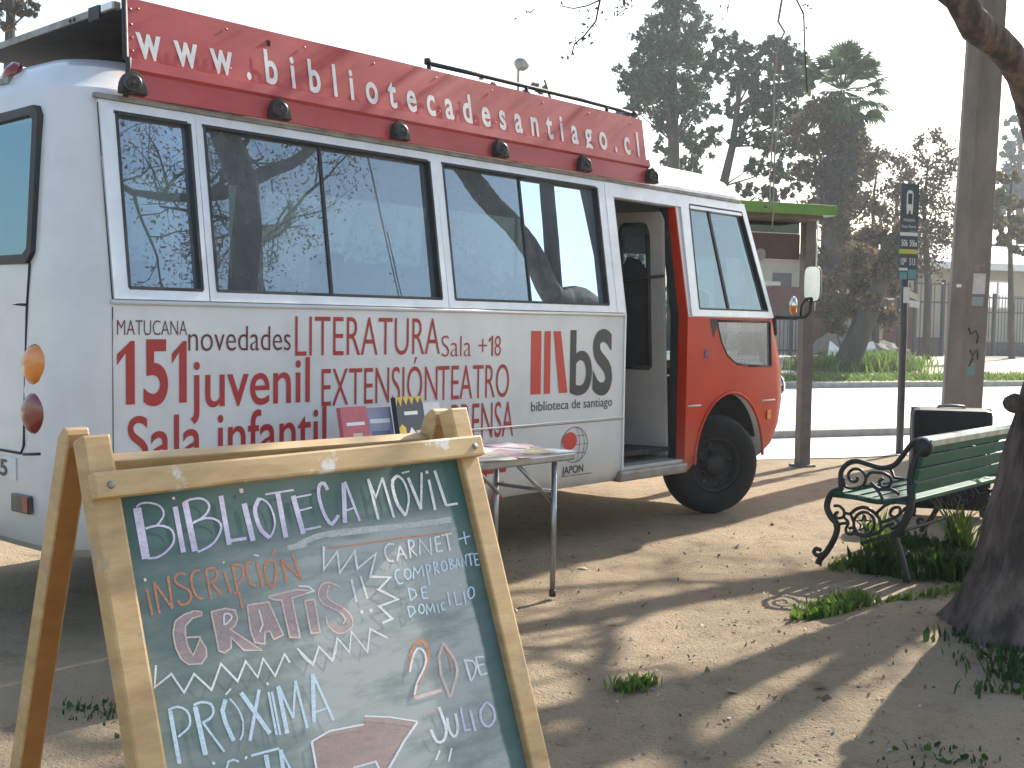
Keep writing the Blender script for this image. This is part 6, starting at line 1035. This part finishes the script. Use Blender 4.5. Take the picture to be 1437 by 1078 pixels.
def px_clumps(lst, Y, dy, seed):
    rr = random.Random(seed); return [(at(x, y, Y+rr.uniform(-dy, dy)), r*Y/FPX) for x, y, r in lst]
def gbase(x, Y): q = at(x, 500, Y); p = q.x*SP.x+q.y*SP.y; return Vector((q.x, q.y, vz(p)-.05 if p > 22.8 else -.05))
Y1 = 46.
clump_tree('evergreen_tree', 'tall dark evergreen tree rising behind the front roof of the bus, leftmost of the group', gbase(946, Y1), [gbase(946, Y1), at(946, 300, Y1), at(945, 200, Y1), at(943, 90, Y1), at(950, 0, Y1), at(955, -30, Y1)], .34,
    px_clumps([(955, 10, 34), (930, 35, 30), (975, 40, 30), (915, 70, 36), (955, 75, 36), (985, 85, 26), (890, 100, 28), (880, 118, 22), (925, 115, 40), (968, 120, 32), (905, 140, 32), (945, 155, 30), (985, 150, 24), (880, 150, 16), (925, 178, 22), (965, 190, 24), (990, 205, 22), (940, 225, 22), (968, 240, 26), (985, 265, 24), (930, 205, 14), (955, 285, 26), (998, 110, 18)], Y1, 1.6, 1), L_dark, 30000, .15, 11, jit=.10, fill=.6)
Y2 = 43.
clump_tree('broadleaf_tree', 'dark leafy tree with forked trunk behind the front corner of the bus', gbase(1012, Y2), [gbase(1010, Y2), at(1012, 300, Y2), at(1014, 262, Y2), at(1028, 205, Y2), at(1035, 150, Y2), at(1040, 95, Y2)], .26,
    px_clumps([(1018, 60, 22), (1010, 90, 20), (1040, 75, 22), (1060, 100, 24), (1035, 118, 24), (1085, 70, 28), (1110, 85, 28), (1075, 130, 26), (1115, 120, 28), (1020, 150, 18), (1055, 160, 24), (1095, 165, 26), (1125, 160, 22), (1040, 195, 18), (1075, 200, 24), (1105, 205, 24), (1062, 232, 20), (1095, 240, 22), (1045, 262, 16), (1075, 272, 20), (1110, 268, 16), (1128, 110, 22), (1000, 185, 16)], Y2, 1.4, 2), L_dark, 26000, .145, 12, jit=.10, fill=.6)
# palm with dead skirt and vine
Y3 = 40.; pb = gbase(1172, Y3)
palm = empty('palm_tree', pb, 0, 'tall fan palm with a shaggy trunk wrapped in brown vine, right of the dark trees', 'palm', 'trees across the street'); rr = random.Random(3); rs = np.random.RandomState(3)
mb = MB(); tp = [pb, at(1170, 420, Y3), at(1172, 330, Y3), at(1176, 240, Y3), at(1180, 140, Y3)]; mb.tube([p-pb for p in tp], [.55, .5, .46, .42, .34], 14, jitter=.08, rng=rr); mb.build('trunk', M_trunk, palm)
hub = at(1182, 128, Y3)-pb; mb = MB()
for i in range(78):
    az = rr.uniform(0, 6.283); el = rr.uniform(-.75, 1.45); d = Vector((math.cos(az)*math.cos(el), math.sin(az)*math.cos(el), math.sin(el))); L = rr.uniform(.85, 1.35); e = hub+d*L+Vector((0, 0, -.12*L*L)); mb.tube([hub+d*.15, e], [.022, .015], 4, cap=False)
    sidev = d.cross(Vector((0, 0, 1))); sidev = sidev.normalized() if sidev.length > .05 else Vector((1, 0, 0)); up = sidev.cross(d).normalized()
    for k in range(17):
        a = (k-8)/8*1.25; b_ = d*math.cos(a)+sidev*math.sin(a); ln = rr.uniform(.75, 1.0)*(1-.25*abs(a)); tip = e+b_*ln+up*(-.12*ln)+Vector((0, 0, -.18*ln)); mid = e+b_*ln*.5; wv = b_.cross(up)*.05; mb.add([e, mid+wv, tip, mid-wv], [(0, 1, 2, 3)])
mb.build('crown', L_palm, palm, fix=False)
C = []
for i in range(240):
    y = rr.uniform(150, 300); x = 1176+(rr.random()-.5)*(36+max(0, y-200)*.22); c = at(x, y, Y3-rr.uniform(-.5, .6))-pb; C.append(np.array(c)+rs.normal(size=(22, 3))*np.array([.16, .16, .3]))
quads('dead_frond_skirt', np.concatenate(C), None, .26, pm('dead_fronds', (.075, .06, .045), (.05, .04, .03), 6, .9), palm, 3.5, 31, droop=1.2)
cl = px_clumps([(1205, 205, 20), (1190, 250, 24), (1215, 235, 16), (1145, 240, 18), (1125, 240, 14), (1160, 280, 26), (1200, 290, 22), (1140, 300, 20), (1175, 330, 26), (1205, 345, 24), (1150, 360, 20), (1185, 390, 24), (1120, 180, 18), (1150, 150, 16), (1135, 205, 14), (1160, 200, 14)], Y3-.6, .7, 5)
C = []
for c, r in cl:
    for q in range(60): d = rs.normal(size=3); d *= rs.uniform(.2, 1)**.5*r/np.linalg.norm(d); C.append(np.array(c-pb)+d+rs.normal(size=(6, 3))*.1)
quads('vine', np.concatenate(C), None, rs.uniform(.10, .24, len(np.concatenate(C))), L_brown, palm, 1.5, 33)
# leaning dark tree on the verge
Y5 = 31.5; lb = gbase(1186, Y5)
clump_tree('leaning_tree', 'dark tree leaning to the right out of the grass verge across the street', lb, [lb, at(1190, 505, Y5), at(1213, 450, Y5), at(1235, 400, Y5), at(1244, 350, Y5), at(1240, 330, Y5)], .42,
    px_clumps([(1225, 330, 20), (1260, 330, 20), (1205, 360, 22), (1245, 375, 26), (1215, 395, 22), (1265, 365, 20), (1230, 290, 12), (1150, 400, 16), (1160, 430, 16), (1190, 430, 18), (1230, 425, 18), (1170, 455, 14), (1245, 445, 16), (1255, 400, 16)], Y5+.6, .8, 7), L_brown, 9000, .14, 14, jit=.25)
Y6 = 38.
def sparse_tree(x, top, lst, label, seed, Y, n=2600):
    b_ = gbase(x, Y); clump_tree('thin_tree', label, b_, [b_, at(x+2, 400, Y), at(x, 340, Y), at(x-4, 290, Y), at(x+2, top+45, Y)], .13, px_clumps([(a, b, c*1.5) for a, b, c in lst], Y, .8, seed), L_sparse, int(n*1.3), .13, seed, fill=.8, jit=.34)
sparse_tree(1228, 200, [(1225, 225, 12), (1240, 215, 10), (1212, 245, 10), (1245, 260, 14), (1222, 280, 12), (1250, 300, 14), (1258, 230, 8)], 'thin sparse brown tree just right of the palm', 21, Y6, 1500)
sparse_tree(1300, 190, [(1290, 200, 10), (1310, 190, 9), (1322, 215, 12), (1295, 230, 14), (1318, 250, 14), (1335, 240, 10), (1300, 270, 16), (1325, 285, 14), (1285, 290, 14), (1310, 315, 18), (1290, 340, 18), (1330, 330, 14), (1305, 365, 16), (1278, 250, 9)], 'thin sparse brown tree between the bus stop sign and the utility pole', 22, Y6+1, 3600)
sparse_tree(1262, 205, [(1262, 220, 9), (1275, 245, 9), (1268, 275, 10), (1276, 320, 16), (1268, 350, 16), (1285, 375, 14)], 'thin sparse brown tree directly behind the bus stop sign', 23, Y6+2.5, 1800)
Y7 = 75.; b_ = gbase(1432, Y7)
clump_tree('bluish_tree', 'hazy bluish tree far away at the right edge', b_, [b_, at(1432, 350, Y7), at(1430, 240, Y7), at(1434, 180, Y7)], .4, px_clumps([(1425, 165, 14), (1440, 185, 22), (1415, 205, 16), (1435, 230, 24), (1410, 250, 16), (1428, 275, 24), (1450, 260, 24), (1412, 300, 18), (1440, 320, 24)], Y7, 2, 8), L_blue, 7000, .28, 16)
b_ = gbase(1420, 41.)
clump_tree('yellowish_tree', 'small yellowish brown tree right of the utility pole in front of the cream house', b_, [b_, at(1418, 360, 41), at(1416, 300, 41), at(1420, 250, 41)], .12, px_clumps([(1400, 250, 14), (1420, 245, 14), (1408, 275, 18), (1430, 285, 14), (1400, 305, 16), (1425, 318, 18), (1440, 330, 16), (1408, 335, 14), (1430, 350, 12)], 41., .8, 9), L_yel, 3600, .17, 17)
b_ = Vector((at(10, 500, 24.).x, 24., 0)); 
clump_tree('background_tree', 'pale grey-green tree showing above the rear roof corner of the bus', b_, [b_, at(15, 120, 24.), at(14, 40, 24.), at(18, -60, 24.)], .2, px_clumps([(8, 5, 20), (28, 12, 18), (45, 15, 12), (12, 35, 16), (-15, 20, 24), (35, -15, 20), (52, 5, 8), (0, -35, 26)], 24., .6, 10), L_sparse, 3000, .10, 18, grp='trees behind the bus', fill=.7)
b_ = Vector((at(780, 500, 33.).x, 33., 0))
clump_tree('background_tree', 'small dark tree whose twigs just top the roof rail of the bus', b_, [b_, at(780, 260, 33.), at(782, 170, 33.), at(764, 112, 33.)], .12, px_clumps([(752, 118, 9), (762, 125, 10), (740, 128, 6), (775, 150, 18), (800, 170, 18), (690, 118, 6), (675, 108, 4)], 33., .3, 11), L_sparse, 900, .12, 19, grp='trees behind the bus', fill=.8)
# far row of trees closing the view behind the houses
cx = []
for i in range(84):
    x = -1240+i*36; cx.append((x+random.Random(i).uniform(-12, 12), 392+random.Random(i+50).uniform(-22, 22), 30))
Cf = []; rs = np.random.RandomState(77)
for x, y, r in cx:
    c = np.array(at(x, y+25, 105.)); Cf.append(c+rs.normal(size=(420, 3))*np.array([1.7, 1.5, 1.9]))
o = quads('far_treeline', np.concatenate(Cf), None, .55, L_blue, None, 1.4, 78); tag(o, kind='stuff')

# near trees on the right: trunk A at the frame edge, tree B further right whose limb crosses the top corner
def grow(mb, L, p, d, ln, r, lvl, rr, leafp, zmin):
    k = 5; pts = [p.copy()]; q = p.copy(); dd = d.normalized()
    for i in range(k):
        dd = (dd+Vector((rr.gauss(0, .22), rr.gauss(0, .22), rr.gauss(.02, .18)))).normalized(); q = q+dd*ln/k
        lim = zmin(q)
        if q.z < lim: q.z = lim+.02; dd.z = abs(dd.z)*.6+.1; dd.normalize()
        pts.append(q.copy())
    mb.tube(pts, [r*(1-.6*i/k) for i in range(k+1)], 7 if r > .03 else 5, cap=True)
    if lvl == 0 or r < .008:
        for i in range(1, k+1):
            for j in range(leafp): L.append(pts[i]+Vector((rr.gauss(0, .10), rr.gauss(0, .10), rr.gauss(-.02, .08))))
        return
    for i in range(1, k+1):
        if rr.random() < (.9 if i > 1 else .45):
            a = Vector((rr.gauss(0, 1), rr.gauss(0, 1), rr.gauss(.1, .6))).normalized(); grow(mb, L, pts[i], dd*.5+a*.8, ln*rr.uniform(.5, .72), r*(1-.6*i/k)*rr.uniform(.45, .65), lvl-1, rr, leafp, zmin)
def frame_floor(q): return CAMH+.305*max(q.y, .5)+.2 if q.y > 0 and q.x < q.y*.62 else 2.4
rr = random.Random(12)
ta = empty('big_tree', (2.40, 5.20, 0), 0, 'big rough-barked tree at the right edge, its trunk leaning right in front of the bench', 'tree', 'trees beside the parked bus')
OA = Vector((2.40, 5.20, 0)); TA = [Vector(p) for p in ((2.47, 5.20, -.05), (2.50, 5.20, .12), (2.56, 5.20, .35), (2.615, 5.20, .7), (2.675, 5.18, 1.15), (2.78, 5.1, 1.7), (2.73, 5.0, 2.3), (2.62, 5.0, 2.8), (2.53, 5.1, 3.2), (2.42, 5.17, 3.6), (2.22, 5.1, 4.05), (1.95, 5.0, 4.6), (1.75, 4.9, 5.2))]
RA = [.48, .40, .355, .33, .315, .27, .19, .135, .12, .115, .10, .09, .08]
mb = MB(); nseg = 96; pts = []; rad = []
fine = []
for i in range(len(TA)-1):
    for k in range(10): t = k/10; fine.append((TA[i].lerp(TA[i+1], t), RA[i]*(1-t)+RA[i+1]*t))
fine.append((TA[-1], RA[-1])); vs = []
for i, (c, r) in enumerate(fine):
    for j in range(nseg):
        a = 2*math.pi*j/nseg; rid = .045*mn.noise((math.cos(a)*3.2, math.sin(a)*3.2, c.z*.9))+.085*abs(mn.noise((math.cos(a)*6, math.sin(a)*6, c.z*1.1+5)))+.05*abs(mn.noise((math.cos(a)*13, math.sin(a)*13, c.z*2.2+9)))+.018*mn.noise((math.cos(a)*14, math.sin(a)*14, c.z*5))
        fl = 1+.20*max(0, 1-c.z/.35)*math.cos(5*a+.7)*.5; vs.append(c-OA+Vector((math.cos(a), math.sin(a), 0))*r*(fl+rid*1.6))
mb.add(vs, [(i*nseg+j, i*nseg+(j+1) % nseg, (i+1)*nseg+(j+1) % nseg, (i+1)*nseg+j) for i in range(len(fine)-1) for j in range(nseg)], smooth=True)
kb = at(1423, 566, 5.05)-OA; bm = bmesh.new(); bmesh.ops.create_icosphere(bm, subdivisions=2, radius=.045); mb.add([v.co*(1+.3*mn.noise(v.co*30))+kb for v in bm.verts], [tuple(v.index for v in f.verts) for f in bm.faces], smooth=True); bm.free()
mb.tube([kb, kb+Vector((.16, .05, .03)), kb+Vector((.40, .12, .06))], [.03, .045, .07], 10, jitter=.1, rng=rr)
mb.build('trunk', M_bark, ta)
mb = MB(); LA = []; 
for p, d, ln, r in [(TA[9], (.6, .9, .5), 1.5, .07), (TA[10], (-.5, -.8, .5), 1.6, .06), (TA[11], (-.9, .3, .4), 1.8, .06), (TA[12], (-.6, -.3, .8), 1.7, .06), (TA[12], (.4, .8, .7), 1.8, .06), (TA[8], (.9, -.2, .3), 1.6, .07), (TA[10], (.3, .9, .25), 2.0, .07), (TA[9], (.7, -.7, .4), 1.6, .06)]:
    grow(mb, LA, p-OA, Vector(d), ln, r, 3, rr, 7, lambda q: frame_floor(q+OA))
mb.build('branch', M_branch, ta); quads('crown', np.array(LA), None, np.random.RandomState(1).uniform(.025, .055, len(LA)), L_pep, ta, 2.6, 41)
OB = Vector((4.45, 8.5, 0)); tb = empty('overhanging_tree', OB, 0, 'bare-limbed tree off to the right whose crooked limb crosses the top right corner', 'tree', 'trees beside the parked bus')
LB_ = [Vector((4.45, 8.5, -.05)), Vector((4.5, 8.45, .8)), Vector((4.35, 8.3, 1.7)), Vector((3.95, 7.95, 2.35)), at(1480, 260, 7.65), at(1452, 160, 7.5), at(1432, 103, 7.35), at(1404, 64, 7.2), at(1370, 36, 7.1), at(1343, -2, 7.0), at(1305, -40, 6.9), at(1240, -110, 6.7), at(1150, -190, 6.5)]
RB = [.27, .22, .19, .155, .115, .10, .093, .093, .10, .078, .09, .07]
mb = MB(); fine = []; 
def cr3(P_, m=6):
    o = []
    for i in range(len(P_)-1):
        p0, p1, p2, p3 = P_[max(i-1, 0)], P_[i], P_[i+1], P_[min(i+2, len(P_)-1)]
        for k in range(m): t = k/m; o.append(.5*((2*p1)+(p2-p0)*t+(2*p0-5*p1+4*p2-p3)*t*t+(3*p1-p0-3*p2+p3)*t**3))
    return o+[P_[-1]]
fp = cr3(LB_); fr_ = [RB[min(len(RB)-1, int(i/6))]*(1-(i % 6)/6)+RB[min(len(RB)-1, int(i/6)+1)]*((i % 6)/6) for i in range(len(fp))]
mb.tube([p-OB for p in fp], fr_, 16, jitter=.05, rng=rr); mb.build('trunk', M_bark, tb)
mb = MB(); LBl = []
for p, d, ln, r in [(LB_[10], (-.7, -.4, .6), 1.8, .06), (LB_[11], (-.8, .3, .5), 1.9, .055), (LB_[12], (-.9, -.3, .3), 2.0, .05), (LB_[12], (-.5, .7, .5), 2.0, .05), (LB_[11], (-.2, .9, .5), 2.2, .05), (LB_[4], (.3, .8, .6), 2.0, .08), (LB_[2], (.9, .2, .9), 2.2, .10), (LB_[10], (.2, .9, .6), 2., .06)]:
    grow(mb, LBl, p-OB, Vector(d), ln, r, 3, rr, 7, lambda q: frame_floor(q+OB))
# thick crooked shade limbs reaching away from the road, above the frame
top = [LB_[2], Vector((4.75, 8.7, 2.9)), Vector((4.7, 9.1, 3.9)), Vector((5.0, 9.4, 4.8)), Vector((4.8, 9.7, 5.7))]
mb.tube([p-OB for p in cr3(top)], [.13-.07*i/24 for i in range(25)], 10, jitter=.05, rng=rr)
for p, d, ln, r in [(top[2], (-.8, .5, .3), 2.6, .09), (top[2], (.7, .6, .4), 2.4, .08), (top[3], (.1, 1, .3), 2.6, .08), (top[3], (-.6, .8, .3), 2.8, .08), (top[4], (-.8, .5, .3), 2.4, .07), (top[4], (.6, .6, .5), 2.2, .07)]:
    grow(mb, LBl, p-OB, Vector(d), ln, r, 3, rr, 5, lambda q: frame_floor(q+OB))
mb.build('branch', M_branch, tb)
OC = Vector((9.2, 14.0, 0)); tc_ = empty('added_shade_tree', OC, 0, 'unseen tree added outside the right edge whose long limb shades the dirt in front of the bus', 'tree', 'trees beside the parked bus')  # added out of view to cast the shadow band on the dirt
LC = [Vector(p) for p in ((9.2, 14.0, -.05), (9.15, 13.95, 1.5), (8.9, 13.85, 3.2), (8.2, 13.4, 4.6), (6.9, 12.6, 5.05), (5.8, 11.85, 5.1), (4.9, 11.2, 5.0), (4.2, 10.75, 5.1))]
m2 = MB(); fc = cr3(LC); m2.tube([p-OC for p in fc], [.26-.20*i/(len(fc)-1) for i in range(len(fc))], 12, jitter=.05, rng=rr); m2.build('trunk', M_bark, tc_)
m2 = MB(); LCl = []
for p, d, ln, r in [(LC[3], (-.2, .8, .7), 2.4, .07), (LC[4], (-.5, .6, .6), 2.0, .05), (LC[5], (-.3, -.6, .5), 1.6, .04), (LC[6], (-.7, .3, .4), 1.6, .04), (LC[7], (-.8, -.3, .3), 1.6, .035), (LC[4], (.2, -.8, .5), 1.8, .05)]:
    grow(m2, LCl, p-OC, Vector(d), ln, r, 3, rr, 7, lambda q: frame_floor(q+OC))
m2.build('branch', M_branch, tc_); quads('crown', np.array(LCl), None, np.random.RandomState(3).uniform(.028, .06, len(LCl)), L_pep, tc_, 2.6, 43)
quads('crown', np.array(LBl), None, np.random.RandomState(2).uniform(.028, .062, len(LBl)), L_pep, tb, 2.6, 42)
# twigs that hang into the top of the view
def twig(pts, Y, rad, leaves, mat, seed, lsz=.03, spread=6):
    rr = random.Random(seed); mb = MB(); P_ = [at(x, y, Y)-OB for x, y in pts]; mb.tube(P_, [rad*(1-.5*i/len(P_)) for i in range(len(P_))], 5); tw = mb.build('hanging_twig', mat, tb); L = []
    for x, y, n in leaves:
        for i in range(n): L.append(tuple(at(x+rr.gauss(0, spread), y+rr.gauss(0, spread), Y+rr.gauss(0, .04))-OB))
    if L: quads('twig_leaf', L, None, np.random.RandomState(seed).uniform(.6, 1.2, len(L))*lsz, L_pep, tw, 2.4, seed)
M_dry = pm('pale_dry_stem', (.34, .30, .26), (.24, .2, .17), 12, .9)
twig([(1120, -60), (1098, -5), (1092, 30), (1101, 45), (1094, 60), (1086, 110), (1086, 160), (1083, 205), (1081, 250), (1080, 290), (1082, 296)], 6.2, .0075, [(1076, 297, 5), (1082, 240, 8)], M_dry, 51, .03, 5)
twig([(1094, 150), (1088, 205), (1086, 250), (1085, 300), (1083, 322)], 6.22, .006, [(1083, 323, 3)], M_dry, 52, .03, 2)
twig([(1115, -60), (1118, 0), (1128, 20), (1129, 60), (1131, 100), (1133, 130)], 6.2, .006, [(1128, 30, 5), (1135, 12, 6), (1140, 22, 4)], M_branch, 53, .03, 8)
twig([(850, -60), (842, 0), (836, 30), (820, 50), (806, 62), (802, 78)], 6.0, .006, [(840, 20, 9), (870, 10, 10), (830, 42, 8), (806, 62, 12), (803, 75, 8), (820, 60, 7)], M_branch, 54, .032, 7)
twig([(842, 0), (825, 8), (805, 12), (785, 8)], 6.0, .0045, [(815, 8, 4), (790, 6, 5), (745, 12, 5), (730, 24, 2)], M_branch, 55, .028, 8)
twig([(885, -60), (872, -5), (878, 12), (866, 22)], 6.0, .0045, [(872, 8, 10), (868, 20, 8), (880, 0, 6)], M_branch, 56, .03, 7)
twig([(1025, -40), (1023, 5), (1020, 20)], 6.1, .004, [(1022, 12, 7), (1035, 2, 4), (1016, 30, 3)], M_branch, 57, .026, 6)

# ------------------------------------------------------------------ grass, weeds, litter on the dirt
def tuft(name, spots, hgt, wid, mat, label, cat, seed, kind=None, grp=None, broad=.0):
    """blades rooted at (x, y, spread, count) spots"""
    rr = random.Random(seed); x0, y0 = spots[0][0], spots[0][1]; V = []; F = []
    for x, y, sp_, n in spots:
        for i in range(n):
            bx_, by_ = x+rr.gauss(0, sp_), y+rr.gauss(0, sp_*.7); z0 = (gz(bx_, by_) if bx_*SP.x+by_*SP.y < 20 else vz(bx_*SP.x+by_*SP.y))-.005
            h = hgt*rr.uniform(.4, 1.15); a = rr.uniform(0, 6.283); ln = rr.uniform(.15, .8)*h; wv = wid*rr.uniform(.6, 1.3)*(1+broad*(rr.random() < .3)*3); dx, dy = math.cos(a), math.sin(a); b_ = len(V)
            r0 = Vector((bx_, by_, z0)); m1 = r0+Vector((dx*ln*.35, dy*ln*.35, h*.6)); tp = r0+Vector((dx*ln, dy*ln, h)); s_ = Vector((-dy, dx, 0))*wv*.5
            V += [r0-s_*.7, r0+s_*.7, m1+s_, tp, m1-s_]; F.append((b_, b_+1, b_+2, b_+4)); F.append((b_+4, b_+2, b_+3))
    mb = MB(); o0 = Vector((x0, y0, 0)); mb.add([v-o0 for v in V], F); o = mb.build(name, mat, None, fix=False); o.location = o0; return tag(o, label, cat, grp, kind)
G = lambda x, y: (lambda q: (q.x, q.y))(ground_at(x, y))
tuft('grass_tuft', [(*G(1145, 872), .05, 160), (*G(1165, 862), .06, 220), (*G(1190, 852), .05, 180), (*G(1205, 846), .03, 60)], .075, .010, L_grass, 'bright green grass tuft on the dirt ridge in front of the bench', 'grass tuft', 1, None, 'weeds on the dirt', .5)
tuft('grass_tuft', [(*G(880, 975), .03, 70), (*G(905, 966), .025, 50), (*G(895, 968), .04, 40)], .05, .009, L_grass, 'small green weed on bare dirt right of the chalkboard', 'weed', 2, None, 'weeds on the dirt', .6)
tuft('grass_tuft', [(*G(1235, 805), .05, 160), (*G(1255, 795), .08, 350), (*G(1290, 808), .10, 500), (*G(1325, 806), .10, 500), (*G(1305, 785), .13, 500), (*G(1345, 812), .07, 250), (*G(1270, 775), .08, 250)], .14, .013, L_shade, 'shade-darkened grass growing under and beside the bench', 'grass patch', 3, None, 'weeds on the dirt', .8)
tuft('grass_tuft', [(*G(1338, 770), .03, 60), (*G(1350, 785), .03, 50), (*G(1226, 770), .04, 40)], .30, .018, L_grass, 'sunlit tall grass blades beside the tree base under the bench', 'grass patch', 4, None, 'weeds on the dirt')
tuft('grass_tuft', [(*G(1180, 795), .05, 80), (*G(1200, 790), .05, 90)], .05, .012, L_grass, 'low clover-like weeds behind the front foot of the bench', 'weed', 5, None, 'weeds on the dirt', 1.)
tuft('grass_tuft', [(*G(1300, 845), .05, 60), (*G(1340, 838), .05, 70), (*G(1265, 850), .04, 40)], .045, .010, L_grass, 'short grass along the dirt ridge left of the big trunk', 'weed', 6, None, 'weeds on the dirt', .5)
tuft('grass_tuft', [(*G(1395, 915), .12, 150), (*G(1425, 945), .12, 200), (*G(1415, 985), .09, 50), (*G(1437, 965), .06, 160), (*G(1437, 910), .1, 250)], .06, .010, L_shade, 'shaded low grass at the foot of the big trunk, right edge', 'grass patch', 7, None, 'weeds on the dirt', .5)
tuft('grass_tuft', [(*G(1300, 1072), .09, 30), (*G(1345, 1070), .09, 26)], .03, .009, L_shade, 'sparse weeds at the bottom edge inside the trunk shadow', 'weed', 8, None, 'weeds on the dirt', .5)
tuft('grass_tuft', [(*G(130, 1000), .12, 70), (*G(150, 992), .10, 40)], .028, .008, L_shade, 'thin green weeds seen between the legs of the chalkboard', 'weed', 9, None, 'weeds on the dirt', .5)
def vspot(x, p, sp_, n): q = sxy(x, p); return (q.x, q.y, sp_, n)
tuft('verge_grass', [vspot(1150, 26.2, .45, 500), vspot(1165, 26.6, .4, 400)], .42, .05, L_grass, 'bright green grass clump left of the leaning trunk on the verge', 'grass clump', 10, None, 'grass clumps on the verge')
tuft('verge_grass', [vspot(1215, 26.4, .6, 800), vspot(1240, 26.8, .5, 700), vspot(1225, 27.2, .5, 400)], .55, .05, L_grass, 'largest bright green grass clump right of the leaning trunk on the verge', 'grass clump', 11, None, 'grass clumps on the verge')
lst = [vspot(x, 23.3+.5*random.Random(x).random(), .35, 60) for x in range(1095, 1450, 7)]+[vspot(x, 24.2+.8*random.Random(x).random(), .45, 26) for x in range(1095, 1450, 9)]
o = tuft('kerbside_grass', lst, .14, .035, L_grass, None, None, 12, 'stuff')
lst = [vspot(x, 12.66, .05, 22) for x in (1120, 1190, 1226, 1230, 1250, 1310, 1390, 1400, 1420)]
tuft('kerb_weed', [(*[c for c in vspot(1231, 12.60, .04, 60)],), ], .13, .012, L_sparse, 'dry weed growing out of the kerb behind the bus stop sign', 'weed', 13, None, 'weeds on the dirt')
o = tuft('kerb_weeds', lst, .05, .012, L_sparse, None, None, 14, 'stuff')
rr = random.Random(6); rs = np.random.RandomState(6); C = []
for i in range(520):
    x, y = rr.uniform(-1.5, 3.2), rr.uniform(3.2, 9.); C.append((x, y, gz(x, y)+.006))
for i in range(160):
    q = G(rr.uniform(860, 1300), rr.uniform(830, 1075)); C.append((q[0], q[1], gz(*q)+.006))
nn = rs.normal(size=(len(C), 3))*.35+np.array([0, 0, 1.])
o = quads('fallen_leaves', C, nn, rs.uniform(.010, .032, len(C))*(1+1.2*(rs.uniform(size=len(C)) < .06)), leafm('dry_fallen_leaves', [(.14, .10, .06), (.22, .17, .10), (.09, .07, .05), (.50, .46, .40), (.28, .22, .14), (.17, .13, .08)], .15), None, 1.7, 61); tag(o, kind='stuff')
mb = MB(); base_ = bmesh.new(); bmesh.ops.create_icosphere(base_, subdivisions=1, radius=1.); bv = [v.co.copy() for v in base_.verts]; bf = [tuple(v.index for v in f.verts) for f in base_.faces]; base_.free()
for i in range(640):
    if i % 3: q = G(rr.uniform(740, 1437), rr.uniform(760, 1075))
    else: q = (rr.uniform(-2, 3), rr.uniform(3.2, 8.5))
    s_ = rr.uniform(.002, .006)*(1.6 if rr.random() < .08 else 1); sc = Vector((rr.uniform(.7, 1.4), rr.uniform(.7, 1.4), .6))*s_; mb.add([Vector((v.x*sc.x, v.y*sc.y, v.z*sc.z))*(1+.25*mn.noise(v*3+Vector((i, 0, 0))))+Vector((q[0], q[1], gz(*q)+s_*.25)) for v in bv], bf, smooth=True)
o = mb.build('pebbles', pm('pebble_stone', (.30, .25, .19), (.18, .15, .12), 30, .9), None, fix=False); tag(o, kind='stuff')

# ------------------------------------------------------------------ the hazy air over the street
hm = bpy.data.materials.new('haze'); hm.use_nodes = True; t = hm.node_tree; t.nodes.remove(t.nodes['Principled BSDF'])
pv = N(t, 'ShaderNodeVolumePrincipled'); pv.inputs['Color'].default_value = (.86, .93, 1, 1); pv.inputs['Density'].default_value = .0012; pv.inputs['Anisotropy'].default_value = .35
t.links.new(pv.outputs[0], t.nodes['Material Output'].inputs['Volume'])
mb = MB(); mb.box((60, 150, 10.), (1300, 1300, 26.)); tag(mb.build('haze', hm), kind='stuff')
